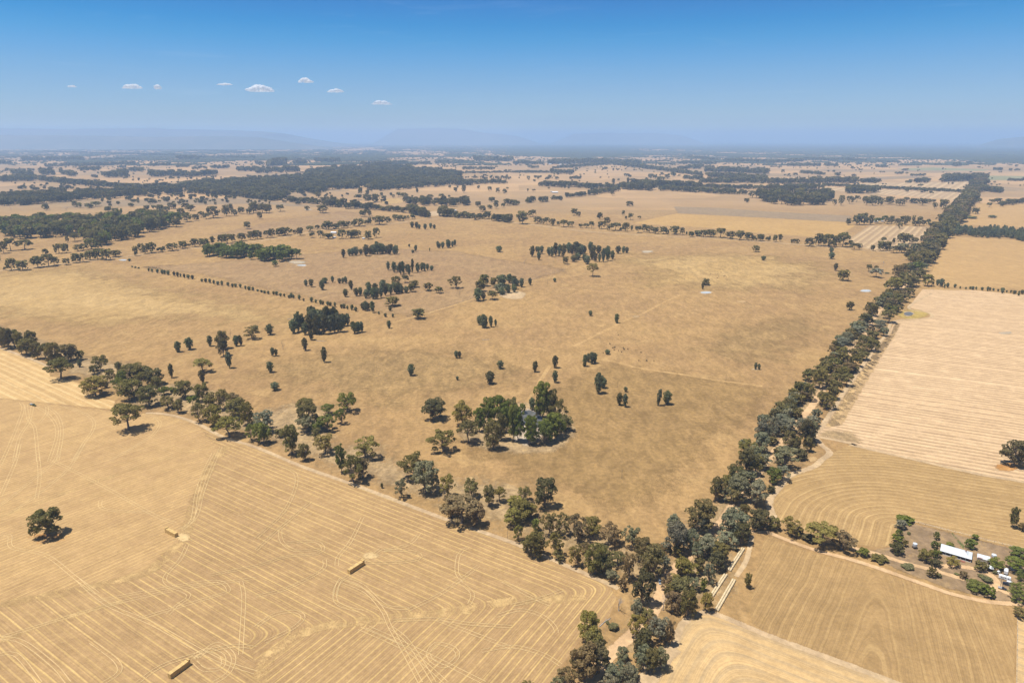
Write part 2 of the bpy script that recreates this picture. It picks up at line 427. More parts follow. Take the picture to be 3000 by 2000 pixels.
soft_sheet("dull_paddock", [P(2050, 950), P(2350, 900), P(2480, 960), P(2350, 1080), P(2150, 1090), P(1950, 1030)], .04, M_PAD2B, 12, 170, label="duller grazed ground left of the road belt")
poly_sheet("stubble_field", pl('A3', '940,660 1060,650 1500,655 2040,690 2130,760 2350,790 4650,800 4000,905 3090,890 2350,905 1540,870 1500,800 1790,740 1300,712 940,705'), .10, M_PALE)
poly_sheet("stubble_field", pl('A3', '1110,955 1310,905 1510,865 2350,908 3080,945 3150,980 2950,1090 2350,1050 1850,1000'), .08, ground_mat("stubble_gold", (.56, .365, .16), (.52, .335, .145), (.60, .40, .19), .004, .02, contrast=.6))
soft_sheet("fallow_strip", pl('A3', '1480,800 1900,812 2350,845 3120,885 3100,945 2350,905 1520,862'), .12, ground_mat("fallow", (.37, .275, .185), (.345, .255, .175), (.41, .30, .20), .01, .03, True, contrast=.7), 12, 12)
soft_sheet("fallow_strip", pl('A1', '1650,735 1850,715 2352,740 3000,800 3400,815 2700,800 2352,775 1700,790 1000,800 500,815 900,760'), .12, D.materials["fallow"], 14, 25)
soft_sheet("green_crop", pl('A4', '1160,455 1500,440 2060,462 2000,475 1300,470'), .4, ground_mat("faded_green", (.33, .32, .19), (.30, .29, .17), (.38, .35, .2), .003, .01, True), 30, 60)
soft_sheet("green_crop", pl('A4', '1850,515 2352,520 2800,528 2352,560 2020,560'), .4, D.materials["faded_green"], 30, 60)
soft_sheet("fallow_strip", pl('A4', '850,535 1300,515 1580,525 1300,545 900,560'), .4, D.materials["fallow"], 30, 60)
# striped harvested fields far right
def stripes(name, a_, b_, per, c1, c2, **k):
    return rows_mat(name, line_d(a_, b_), per, c1, c1, c2, width=.30, strength=.9, band=.25, jitter=.6, **k)
poly_sheet("striped_field", pl('A4', '930,975 1200,978 1540,990 1500,1010 1430,1110 1330,1150 1200,1195 960,1200 850,1180 730,1105'), .10,
  stripes("swaths_far_a", PC('A4', 750, 1100), PC('A4', 940, 975), 21, (.46, .33, .215), (.70, .52, .33)))
poly_sheet("striped_field", pl('A4', '1030,640 1400,660 1810,665 1790,700 1740,745 1200,700 940,680'), .12, stripes("swaths_far_b", PC('A4', 1500, 700), PC('A4', 1560, 670), 34, (.50, .36, .235), (.70, .53, .35)))
poly_sheet("striped_field", pl('A4', '830,585 1380,580 1895,570 1800,650 1300,635 830,600'), .14, stripes("swaths_far_c", PC('A4', 1500, 640), PC('A4', 1620, 580), 50, (.52, .375, .24), (.70, .53, .35)))
poly_sheet("striped_field", pl('A4', '520,620 720,628 715,665 500,640'), .14, D.materials["swaths_far_c"])
poly_sheet("stubble_field", pl('A4', '1670,1075 2352,1110 3100,1150 3100,1600 2352,1560 1420,1530 1500,1420 1580,1230'), .08, ground_mat("stubble_gold_right", (.55, .36, .175), (.51, .335, .165), (.59, .40, .20), .004, .02, contrast=.6))
poly_sheet("stubble_field", pl('A4', '1880,765 2352,780 3100,800 3100,1040 2352,990 1760,965 1830,850'), .08, D.materials["stubble_gold_right"])
poly_sheet("stubble_field", pl('A4', '2000,600 2352,575 3100,570 3100,730 2352,740 1960,740 1935,690'), .12, M_PALE)

# --- verge: the belt of bare, litter strewn ground under the trees along the road and the left boundary
verge = (pl('B1', '-700,330 0,535 200,608 450,705 480,800 780,850 1050,1010 1040,1110 1280,1130 1650,1165 2050,1345 2352,1440') + pl('C2', '300,145 640,265 1000,400 1240,490 1680,640') +
  pl('C3', '330,785 640,920 700,960 690,1010 640,1130 560,1200 430,1310 260,1560 100,1800 800,1800 880,1500 1060,1330 1110,1180 1230,1110 1340,1115 1680,1258') + pl('C4', '850,1580 850,1500 0,1180 -100,1040 -90,700 -60,610 120,640 560,760 560,680 200,590 30,480 10,400 30,350 150,205 310,150 410,65') +
  pl('B4', '430,1340 480,1270 700,920 900,640 1030,460 1160,280 1290,150 1400,0') + pl('A4', '1500,1300 1640,1080 1760,970 1790,900 1940,680 1990,600 1850,640 1690,850 1480,1090 1290,1310') +
  pl('B4', '1040,20 880,160 740,320 570,520 400,720 200,940 40,1090 -90,1300') + pl('C3', '1460,20 1390,160 1260,320 1140,400 990,470 970,650 800,610 700,520 500,480 300,440 290,400 130,210') +
  pl('C2', '1400,180 1200,180 940,60') + pl('B2', '1400,1490 1100,1300 850,1380 780,1060 380,980 0,1080') + pl('B1', '2100,890 1700,820 1450,840 1350,660 850,580 650,480 300,370 0,290 -700,150'))
soft_sheet("verge", verge, .10, M_VERGE, 8, 60, label="grey leaf littered ground under the belts of gum trees")
# bare ground about the dam
soft_sheet("bare_ground", pl('B3', '-420,1180 -200,1080 0,1010 150,1010 330,1000 480,1040 600,1180 640,1330 520,1460 330,1520 60,1530 -200,1500 -420,1440 -560,1330'), .12, M_VERGE, 5, 24, label="trampled bare ground around the dam")
soft_sheet("bare_ground", pl('B3', '20,1110 150,1075 260,1110 320,1190 330,1300 280,1400 120,1440 0,1390 -40,1240'), .16, ground_mat("white_clay", (.62, .52, .45), (.56, .46, .39), (.68, .58, .50), .03, .1, True), 4, 12, label="white clay bank of the dam")

# --- the big stubble field on the lower left
e1a, e1b = PC('C2', 0, 30), PC('C2', 1240, 490)
e2a, e2b = PC('C3', 700, 960), PC('C3', 430, 1310)
F1 = (pl('B1', '-700,1060 0,990 600,1050 1040,1110 1280,1132 1450,1132 1650,1168 1850,1245 2050,1350 2352,1445') + pl('C2', '300,150 640,270 1000,405 1240,495 1500,590 1680,650') +
  pl('C3', '330,795 560,880 640,930 685,1010 640,1130 560,1200 430,1310 260,1560 60,1900') + pl('C1', '-500,1900 -700,600'))
M_F1 = rows_mat("stubble_rows", min_d([line_d(e1b, e1a), line_d(e2b, e2a)], 14), 5.0, (.51, .345, .19), (.46, .308, .172), (.74, .535, .245), .14, .80, .22, jitter=.7)
poly_sheet("stubble_field", F1, .06, M_F1, label="harvested field with straw rows and tyre tracks on the lower left")
sec = [PC('B1', -700, 1060), PC('B1', 0, 990), PC('B1', 600, 1050), PC('B1', 1040, 1110), PC('B1', 1280, 1132), PC('B1', 1450, 1132), PC('B1', 1650, 1168), PC('B1', 1850, 1245), PC('C1', 1460, 20), PC('C1', 1280, 360), PC('C1', 1190, 640), PC('C1', 980, 830), PC('C1', 700, 920), PC('C1', 0, 1060), PC('C1', -700, 1180)]
soft_sheet("stubble_field", sec, .09, rows_mat("stubble_rows_west", line_d(PC('C1', 0, 480), PC('C1', 1100, 90)), 4.3, (.56, .38, .205), (.51, .34, .188), (.76, .55, .265), .15, .75, .25, jitter=.9, fade=True), 6, 9, label="corner of the harvested field where the rows turn")
soft_sheet("stubble_field", pl('C1', '0,1070 700,930 980,840 1190,660 1500,900 1680,1230 1740,1568 1700,1900 -500,1900 -700,1190'), .075, rows_mat("stubble_rows_south", line_d(e1b, e1a), 5.0, (.51, .345, .19), (.46, .308, .172), (.74, .535, .245), .14, .80, .22, jitter=.7, fade=True), 8, 12, label="straight straw rows in the lower left of the harvested field")
M_BAND = ground_mat("turn_band", (.60, .415, .215), (.56, .385, .20), (.66, .47, .24), .02, .08, True, contrast=.9)
ribbons("turning_band", [(smooth_line(pl('C1', '1500,10 1400,120 1290,360 1230,560 1180,650 980,830 700,915 350,990 0,1050 -400,1110'), 6), 9.0), (smooth_line(pl('C2', '20,1600 60,1440 180,1310 400,1205 800,1150 1200,1110 1680,1030') + pl('C3', '250,1020 480,1000'), 6), 9.0),
   (smooth_line(pl('C1', '-300,600 0,480 300,370 700,225 1100,95 1400,15'), 6), 5.0), (smooth_line(pl('C1', '-200,1330 0,1290 300,1180 800,1030'), 6), 5.0)], .13, M_BAND, "trampled bands where the harvester turned", e=.48)
M_F1B = rows_mat("stubble_rows_bright", line_d(PC('B1', 0, 560), PC('B1', 800, 900)), 9, (.66, .45, .23), (.72, .505, .27), (.84, .64, .38), .22, .6, .5)
poly_sheet("stubble_field", pl('B1', '-700,330 0,540 200,612 440,705 460,790 640,830 780,870 790,930 900,985 1060,1020 1030,1095 600,1050 0,990 -700,1060'), .11, M_F1B, label="bright wedge of cut straw at the left edge")

# --- the harvested field on the right, long swaths
F2 = pl('A4', '1420,1560 1700,1568') + pl('B4', '1900,0 2352,45 3200,100 3300,1700') + pl('C4', '2300,380 1680,250 1400,200 1000,112 540,5') + pl('B4', '850,1425 600,1370 440,1338 480,1272 705,925 905,640 1035,460 1105,400 1165,285 1480,262 1490,220 1290,155')
M_F2 = rows_mat("swath_rows", line_d(PC('B4', 800, 1240), PC('B4', 2352, 1490)), 8.8, (.82, .60, .41), (.78, .565, .38), (.47, .335, .22), .30, 1.0, .34, jitter=1.6)
poly_sheet("stubble_field", F2, .06, M_F2, label="pale harvested field with long swaths right of the tree lined road")
M_HEAD = rows_mat("headland_rows", line_d(PC('B4', 500, 1270), PC('B4', 905, 640)), 12, (.58, .41, .24), (.55, .385, .225), (.72, .51, .28), .3, .8, .5, fade=True)
soft_sheet("headland", pl('B4', '480,1272 705,925 905,640 1035,460 1105,400 1150,300 1240,300 1180,430 1090,560 900,900 700,1250'), .10, M_HEAD, 5, 10)
soft_sheet("grey_headland", pl('B4', '440,1335 490,1265 800,1300 900,1390 870,1425 600,1372'), .13, M_VERGE, 4, 14)
soft_sheet("grass_ring", [PC('B4', 1330 + 150 * math.cos(t), 222 + 46 * math.sin(t)) for t in np.linspace(0, 6.2, 24)], .12, ground_mat("dry_yellow_grass", (.50, .37, .13), (.44, .33, .12), (.56, .42, .17), .03, .1, True), 5, 10)

# --- curved rows round the homestead yard
hy0, hy1, hy2 = PC('C4', 840, 540), PC('C4', 1680, 690), PC('C4', 800, 660)
dn, dw = line_d(hy0, hy1), line_d(PC('C4', 815, 640), hy0)
def swirl(g, ps):
    u = g.m('MAXIMUM', dn(g, ps), 0.0); w = g.m('MAXIMUM', dw(g, ps), 0.0)
    return g.m('SQRT', g.m('ADD', g.m('MULTIPLY', u, u), g.m('MULTIPLY', w, w)))
F3 = pl('C4', '410,62 540,8 1000,116 1400,204 1680,254 2300,384 2300,830 1680,690 1430,640 950,512 880,520 845,560 830,620 800,660 740,680 660,668 560,655 400,610 200,585 60,500 28,470 10,400 30,350 150,205 310,152')
poly_sheet("stubble_field", F3, .06, rows_mat("curved_rows", swirl, 6.4, (.495, .335, .172), (.45, .305, .155), (.65, .46, .24), .17, .8, .28, jitter=2.0), label="brown field with curving rows above the homestead")
# --- the field in front of the homestead, and the bright one at the bottom edge
F4 = pl('C4', '-20,600 80,645 200,690 560,785 800,860 1200,1000 1540,1062 1620,1160 1612,1700 1100,1700 850,1565 0,1242 -100,1180 -120,1100 -90,900')
M_F4 = rows_mat("rows_home_field", min_d([line_d(PC('C4', 200, 690), PC('C4', 1200, 1000)), line_d(PC('C4', 1612, 1500), PC('C4', 1620, 1160)), line_d(PC('C4', -90, 900), PC('C4', -90, 1150))][1:] and
   [line_d(PC('C4', 1200, 1000), PC('C4', 200, 690)), line_d(PC('C4', 1620, 1160), PC('C4', 1612, 1500)), line_d(PC('C4', -95, 1150), PC('C4', -40, 650))], 40), 6.2, (.475, .318, .162), (.425, .285, .145), (.60, .42, .215), .16, .45, .3, jitter=3.0)
poly_sheet("stubble_field", F4, .12, M_F4, label="brown field between the homestead drive and the bottom edge")
F5 = pl('C3', '860,1800 880,1560 1000,1400 1065,1335 1120,1185 1230,1118 1340,1125 1680,1268') + pl('C4', '300,1372 850,1590 1400,1840')
M_F5 = rows_mat("rows_bright", min_d([line_d(PC('C4', 850, 1568), PC('C4', 0, 1256)), line_d(PC('C3', 1110, 1190), PC('C3', 880, 1560))], 30), 7.5, (.74, .53, .30), (.70, .49, .27), (.50, .38, .25), .26, .75, .45, jitter=2.5)
poly_sheet("stubble_field", F5, .14, M_F5, label="bright cut field in the bottom right corner of the junction")
poly_sheet("stubble_field", pl('C4', '1635,1150 2300,1150 2300,1800 1625,1700'), .06, M_F5, label="sliver of pale field beyond the fence at the right edge")
# homestead yard
soft_sheet("yard", pl('C4', '945,515 1680,700 2200,830 2200,1120 1680,1040 1540,1045 1400,1010 1200,960 1000,890 760,790 560,690 700,690 800,668 845,620 850,570 890,530'), .16, M_YARD, 3, 6, label="grazed yard of the homestead")
soft_sheet("watered_strip", pl('C4', '1185,575 1215,580 1250,625 1290,665 1300,692 1275,690 1245,650 1215,610'), .20, ground_mat("green_grass", (.13, .175, .07), (.16, .20, .08), (.22, .23, .10), .1, .3, True), 1.5, 3, label="strip of green grass running to the house")

# --- roads and tracks
ROADP = [(3020, 470)] and [P(2880, 520), P(2800, 610), P(2725, 715), P(2674, 803), P(2633, 853), P(2572, 914), P(2527, 993), P(2486, 1041), P(2428, 1118), P(2400, 1156), P(2371, 1200), P(2333, 1238), P(2290, 1300), P(2232, 1367), P(2175, 1452), P(2143, 1487), P(2108, 1540), P(2060, 1590), P(2004, 1640), P(1950, 1700), P(1926, 1769), P(1895, 1815), P(1848, 1862), P(1800, 1905), P(1750, 1970), P(1690, 2060), P(1600, 2200)]
ribbons("road", [(smooth_line(ROADP, 8), 7.0)], .22, M_ROAD, "sandy pink unsealed road between the two lines of gums")
ribbons("track", [(smooth_line(pl('C3', '1500,560 1560,575 1680,582') + pl('C4', '60,605 150,640 360,712 560,762 800,842 1000,912 1200,982 1400,1028 1560,1046 1760,1050 2200,1060'), 5), 3.6),
   (smooth_line(pl('C4', '540,680 700,718 880,775 1060,822 1180,856 1290,890'), 4), 3.8),
   (smooth_line(pl('C4', '1050,826 1120,806 1250,803 1400,832 1470,870 1505,915 1490,955 1450,930'), 3), 4.0),
   (smooth_line(pl('C4', '1480,900 1510,950 1600,985 1700,1010'), 3), 4.0)], .26, M_ROAD, "sandy farm tracks leading past the homestead")
ribbons("fence_track", [(smooth_line(pl('B1', '-600,350 0,532 200,603 330,650 450,705'), 6), 4.0),
   (smooth_line(pl('B1', '1340,1128 1470,1132 1650,1166 1850,1242 2050,1348 2352,1442') + pl('C2', '300,147 640,267 1000,402 1240,492 1330,510') , 6), 3.8),
   (smooth_line(pl('C2', '1400,550 1500,582 1680,645') + pl('C3', '160,712 330,787 480,850 640,922 700,950'), 6), 3.5)], .2, M_DIRT, "pale vehicle track along the edge of the lower left field")
ribbons("field_track", [(smooth_line(pl('B4', '1500,30 1290,160 1480,210 1480,255 1160,285 1100,400 1030,465 905,640 705,925 600,1090 478,1275 440,1338 600,1372 850,1425') + pl('C4', '540,5 1000,112 1400,202 1680,250 2200,370'), 8), 4.2),
   (smooth_line(pl('B4', '440,1350 500,1430 570,1490 490,1560') + pl('C4', '300,150 150,205 60,300 20,350 8,400 30,470 60,520'), 6), 5.0),
   (smooth_line(pl('C3', '1060,1335 1115,1185 1230,1112 1340,1118 1680,1258') + pl('C4', '300,1368 850,1575 1200,1730'), 6), 4.0),
   (smooth_line(pl('C3', '880,1800 900,1520 1010,1390 1062,1335'), 6), 9.0),
   (smooth_line(pl('C3', '1575,600 1560,680 1530,780 1470,870'), 6), 3.0)], .2, M_DIRT, "pale tracks round the fields right of the road")
M_PAD = ground_mat("stock_pad", (.54, .36, .18), (.51, .335, .165), (.57, .39, .20), .02, .08, True)
ribbons("stock_track", [(smooth_line(pl('B3', '150,1020 250,850 350,690'), 8), 4.5), (smooth_line(pl('B3', '560,520 640,480 800,400 940,330 1060,270 1200,215 1400,110 1560,40'), 10), 5.5),
   (smooth_line(pl('B3', '700,640 900,650 1200,720 1600,780 1900,830 2300,880'), 10), 5),
   (smooth_line(pl('B3', '-1100,300 -600,160 0,-30 200,-90 650,-140'), 10), 6)], .14, M_PAD, "faint stock tracks worn across the central paddock")
# the belt road of the middle distance
ribbons("track", [(smooth_line([P(-60, 800), P(230, 768), P(370, 752), P(520, 732), P(750, 708), P(900, 682), P(1010, 664), P(1150, 655), P(1290, 640), P(1480, 650), P(1700, 676), P(1900, 690), P(2120, 700), P(2330, 716), P(2640, 742)], 20), 6.5)], .3, M_DIRT, "dirt road running along the far belt of trees")
ribbons("track", [(smooth_line([P(845, 590), P(1000, 605), P(1180, 622), P(1280, 632)], 20), 7), (smooth_line([P(1290, 625), P(1500, 600), P(1640, 580), P(1800, 560)], 20), 7)], .3, M_DIRT)

# tyre tracks in the lower left field: pairs of pressed straw
tyre = [('B1', '190,1030 210,1100 130,1320 20,1568 -60,1700'), ('B1', '240,1050 260,1180 320,1270 350,1568'), ('B1', '300,1050 270,1200 180,1350 130,1568'), ('B1', '340,1070 430,1130 510,1230 520,1350 450,1568'),
 ('B1', '420,1060 530,1150 570,1300 530,1568'), ('B1', '430,1070 430,1130 360,1220'), ('B1', '560,1060 770,1130 860,1200 850,1290 760,1420 670,1568'), ('B1', '1340,1140 1440,1180 1470,1230 1400,1330 1200,1460 1000,1568'),
 ('C1', '400,0 350,120 160,280 60,360 -40,430'), ('C1', '550,0 450,160 250,330 60,460'), ('C1', '240,0 260,200 240,360'), ('C1', '0,350 100,120 130,0'), ('C1', '350,110 700,290 1000,460 1150,520'), ('C1', '660,370 690,430 1000,450'),
 ('C1', '-60,600 60,600 80,680 300,730 500,880 640,980'), ('C1', '1230,660 1180,760 1090,860 1100,920 1240,990 1160,1060 1100,1120'), ('C1', '640,1030 1000,960 1400,900 1500,960 1400,1000 900,1150'),
 ('C1', '-60,1290 200,1210 700,1060 1200,950 1680,880'), ('C1', '500,880 700,1050 1000,1180 1400,1400 1680,1500'), ('C1', '1580,900 1600,1000 1590,1200 1580,1380'), ('C1', '1260,1400 1350,1350 1460,1390 1450,1470 1340,1480 1280,1430'),
 ('C1', '1300,1400 1420,1310 1530,1390 1500,1500 1400,1568'), ('C1', '1180,560 1260,500 1290,330 1340,180 1400,60'), ('C1', '1200,560 1290,470 1330,320 1390,160 1450,20'), ('C1', '0,1270 150,1300 350,1450 450,1568'), ('C1', '-60,1400 100,1380 260,1568'),
 ('C2', '700,480 620,640 540,740 530,800'), ('C2', '1070,590 1000,660 830,700'), ('C2', '1390,680 1330,730 1320,850 1370,900'), ('C2', '560,880 520,960 540,1050 700,1100'), ('C2', '560,900 720,970 830,1090 880,1200 960,1340 1080,1568'),
 ('C2', '1000,1090 1200,990 1330,900 1460,800'), ('C2', '1330,900 1420,980 1400,1050'), ('C2', '680,1210 1000,1360 1250,1568'), ('C2', '730,1200 1100,1370 1500,1568'), ('C2', '1180,1150 1680,1340'), ('C2', '0,1000 200,950 430,830 450,760'),
 ('C2', '-300,860 0,800 200,740 400,720 440,680 380,640 200,650'), ('C2', '820,690 720,760 640,800'), ('C2', '620,860 545,910 520,1000'), ('C2', '1130,1370 1180,1310 1300,1340 1320,1400 1240,1460 1150,1420 1130,1370'), ('C2', '0,1200 120,1120 260,1100 310,1140 240,1210 60,1300'),
 ('C2', '600,890 700,930 850,1060 1000,1080'), ('C2', '160,560 170,640 260,700 420,690'), ('C2', '840,700 960,700 1070,720 1060,760 900,780 700,780'), ('C2', '1680,1200 1400,1180 1180,1150 900,1160'), ('C2', '880,1200 1000,1300 1170,1568'),
 ('C3', '-100,1130 50,1090 200,1130 280,1200 290,1240'), ('C3', '-200,1360 0,1330 200,1380 320,1450'), ('C3', '-60,900 120,1000 260,1060'), ('C3', '0,1060 200,1010 330,960'), ('C1', '680,1568 780,1500 760,1420 600,1300'), ('C2', '0,700 150,560 360,380'),
 ('C2', '0,620 200,420 260,200 60,120'), ('C1', '900,1568 1100,1440 1500,1330 1680,1340')]
tl = []
for t_, s_ in tyre:
    cl = smooth_line(pl(t_, s_), 3.0)
    for side in (-1.25, 1.25):
        off = []
        for i, p in enumerate(cl):
            q = cl[min(i + 1, len(cl) - 1)] - cl[max(i - 1, 0)]
            q = Vector((-q.y, q.x, 0)).normalized() if q.length > 1e-6 else Vector((0, 0, 0)); off.append(p + q * side)
        tl.append((off, .40))
ribbons("tyre_tracks", tl, .15, M_TYRE, "looping tyre tracks pressed into the stubble", kind='structure', e=.74)

# --- bare patches, pans and water
def ell(t, cx_, cy_, rx, ry, n=28, wob=.10):
    return [PC(t, cx_ + rx * math.cos(a_) * (1 + wob * math.sin(3 * a_ + cx_)), cy_ + ry * math.sin(a_) * (1 + wob * math.sin(2 * a_ + cy_))) for a_ in np.linspace(0, 2 * math.pi, n, endpoint=False)]
for i, (t_, cx_, cy_, rx, ry, m_, nm) in enumerate([('C1', 310, 612, 165, 62, M_CLAY, "bare_patch"), ('C1', 1200, 610, 60, 40, M_TYRE, "bare_patch"), ('C2', 750, 735, 70, 26, M_TYRE, "bare_patch"), ('C1', 1300, 1400, 50, 26, M_TYRE, "bare_patch"),
     ('A2', 380, 1312, 90, 16, M_SALT, "dry_pan"), ('B3', 1140, 243, 48, 11, M_VERGE, "bare_patch"), ('B3', 10, 45, 130, 42, M_DIRT, "bare_patch"), ('C4', 290, 100, 44, 25, M_PALE, "dry_pan"), ('B4', 2185, 393, 75, 14, M_SALT, "dry_pan"),
     ('A3', 1240, 1215, 60, 14, M_SALT, "dry_pan"), ('C4', 880, 930, 34, 15, ground_mat("ash", (.24, .19, .18), (.20, .16, .155), (.32, .26, .24), .1, .4, True), "ash_patch"), ('C4', 1680, 1350, 45, 35, M_PALE, "dry_pan"),
      ('B3', 2240, 725, 60, 14, M_DIRT, "bare_patch"), ('B3', 2110, 105, 55, 10, M_PALE, "bare_patch"), ('A2', 1640, 865, 70, 22, M_DIRT, "bare_patch"),
     ('C4', 1580, 150, 110, 30, M_CLAY, "bare_patch"), ('A2', 480, 828, 45, 7, M_SALT, "dry_pan"), ('A2', 1250, 750, 110, 28, M_PAD3, "bare_patch"), ('B1', 1150, 1500, 10, 5, M_DIRT, "bare_patch")]):
    soft_sheet(nm, ell(t_, cx_, cy_, rx, ry), .18 + .004 * i, m_, 4 if t_[0] != 'A' else 8, (7 if rx < 140 else 26) if t_[0] != 'A' else 12)
m_, g = mat("pond_water"); n_ = g.noise(g.pos(), .05, 3)
b_ = g.surf(g.mix(g.step(n_, .35, .65), (.085, .085, .08), (.13, .125, .11)), .4, .3); bp = g.n('ShaderNodeBump'); g.put(bp.inputs['Height'], g.noise(g.pos(), 1.5, 3)); bp.inputs['Strength'].default_value = .08; g.nt.links.new(bp.outputs[0], b_.inputs['Normal'])
M_WATER = m_
m_, g = mat("pale_water"); g.surf(g.mix(g.step(g.noise(g.pos(), .05, 3), .35, .65), (.42, .45, .46), (.50, .50, .47)), .25, .5); M_WATER2 = m_
poly_sheet("dam_water", pl('B3', '60,1125 100,1108 160,1100 230,1128 275,1170 285,1215 262,1240 200,1262 130,1250 80,1200 50,1160'), .24, M_WATER, label="grey water of the dam among the tall gums")
for j, (t_, cx_, cy_, rx, ry, m_, lb) in enumerate([('B4', 1290, 218, 42, 17, M_WATER, "small round dam right of the tree lined road"), ('B4', 898, 6, 48, 10, M_WATER2, "pale dam in the paddock left of the tree lined road"), ('B3', 1780, 22, 48, 10, M_WATER2, "pale dam in the middle of the central paddock"),
     ('A2', 420, 1340, 42, 7, M_WATER2, "pale pan below the green wood"), ('A1', 1130, 1292, 35, 6, M_WATER2, "pale water at the roadside on the left")]):
    soft_sheet("dam_bank", ell(t_, cx_, cy_, rx * 1.45, ry * 1.5), .27 + .004 * j, M_DIRT, 4, 8, label="pale bank of " + lb)
    poly_sheet("dam_water", ell(t_, cx_, cy_, rx, ry, wob=.04), .30 + .004 * j, m_, label=lb)

# --- low hills and ranges on the horizon
def ridge(name, prof, dist, depth, m_, label):
    """prof: photo pixel outline (x, y of the crest); a rounded range standing at that distance"""
    xs = np.linspace(prof[0][0], prof[-1][0], 160); ys = np.interp(xs, [p[0] for p in prof], [p[1] for p in prof])
    ny_ = 22; V = []; rr = np.random.default_rng(int(dist))
    nz = np.cumsum(rr.normal(size=(ny_, len(xs))), 1); nz -= np.linspace(0, 1, len(xs))[None] * nz[:, -1:]; nz /= max(abs(nz).max(), 1)
    for j in range(ny_):
        t = j / (ny_ - 1); k = math.sin(math.pi * t) ** .8
        for i, (x_, y_) in enumerate(zip(xs, ys)):
            Yd = dist + (t - .5) * depth; X = (x_ - 1500) / FPX * Yd / 1.0 * cp ** 0 * .96
            crest = max(0.0, topz(X, dist, y_)); endf = min(1, 6 * min(i, len(xs) - 1 - i) / len(xs))
            V.append((X, Yd, max(-.5, crest * k * endf * (1 + .10 * nz[j, i] * (1 - abs(2 * t - 1) ** 8 * 0)) * (1 if j else 0))))
    n_ = len(xs); F_ = [(j * n_ + i, j * n_ + i + 1, (j + 1) * n_ + i + 1, (j + 1) * n_ + i) for j in range(ny_ - 1) for i in range(n_ - 1)]
    tag(link(name, npmesh(name, V, F_, m_, smooth=True)), label, kind='structure')
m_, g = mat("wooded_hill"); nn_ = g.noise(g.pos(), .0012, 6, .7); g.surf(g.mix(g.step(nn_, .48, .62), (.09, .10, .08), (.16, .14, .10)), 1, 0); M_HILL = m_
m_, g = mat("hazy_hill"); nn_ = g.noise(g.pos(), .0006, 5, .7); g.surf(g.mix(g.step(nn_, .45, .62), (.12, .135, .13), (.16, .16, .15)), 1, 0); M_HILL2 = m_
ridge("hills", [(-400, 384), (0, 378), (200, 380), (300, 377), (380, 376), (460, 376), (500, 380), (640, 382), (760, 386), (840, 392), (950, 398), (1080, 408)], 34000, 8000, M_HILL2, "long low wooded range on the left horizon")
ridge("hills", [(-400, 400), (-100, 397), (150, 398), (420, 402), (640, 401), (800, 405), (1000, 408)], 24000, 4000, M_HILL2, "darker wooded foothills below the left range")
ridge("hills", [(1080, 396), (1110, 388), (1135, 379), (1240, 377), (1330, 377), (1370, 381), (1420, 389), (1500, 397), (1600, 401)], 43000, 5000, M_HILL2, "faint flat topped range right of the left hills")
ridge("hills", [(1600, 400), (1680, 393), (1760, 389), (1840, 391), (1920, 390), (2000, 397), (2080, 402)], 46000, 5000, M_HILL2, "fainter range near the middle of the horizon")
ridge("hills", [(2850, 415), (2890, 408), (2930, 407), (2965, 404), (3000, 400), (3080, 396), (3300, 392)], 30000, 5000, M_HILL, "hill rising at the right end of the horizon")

# ================================================================== TREES
def leaves(C, Rr, n, size, rs, up=.25, flat=.5, shell=.72):
    """n small leaf sprays over ellipsoids C (k,3), radii Rr (k,3) -> quads"""
    k = len(C); area = (Rr[:, 0] * Rr[:, 1] + Rr[:, 0] * Rr[:, 2] + Rr[:, 1] * Rr[:, 2]); w = area / area.sum()
    li = rs.choice(k, n, p=w); u = rs.normal(size=(n, 3)); u /= np.linalg.norm(u, axis=1)[:, None]
    u[:, 2] = np.where(u[:, 2] < -.25, np.where(rs.random(n) < .6, -u[:, 2], u[:, 2]), u[:, 2]) + up * .3; u /= np.linalg.norm(u, axis=1)[:, None]
    r_ = shell + (1 - shell) * rs.random(n) ** .6
    p = C[li] + u * Rr[li] * r_[:, None]
    nm = u + rs.normal(size=(n, 3)) * flat; nm[:, 2] += up; nm /= np.linalg.norm(nm, axis=1)[:, None]
    rv = rs.normal(size=(n, 3)); t = np.cross(nm, rv * np.array([1, 1, .35])); t[:, 2] *= 1.6; t /= np.linalg.norm(t, axis=1)[:, None]; b = np.cross(nm, t)
    s = size * (.6 + .8 * rs.random(n)); s2 = s * (.45 + .5 * rs.random(n))
    t = t * s[:, None]; b = b * s2[:, None]
    V = np.stack([p - t, p - b * 1.1 + t * .25, p + t, p + b - t * .2], 1)
    V = V + rs.normal(size=V.shape) * size * .12
    return V.reshape(-1, 3), np.arange(4 * n).reshape(n, 4)

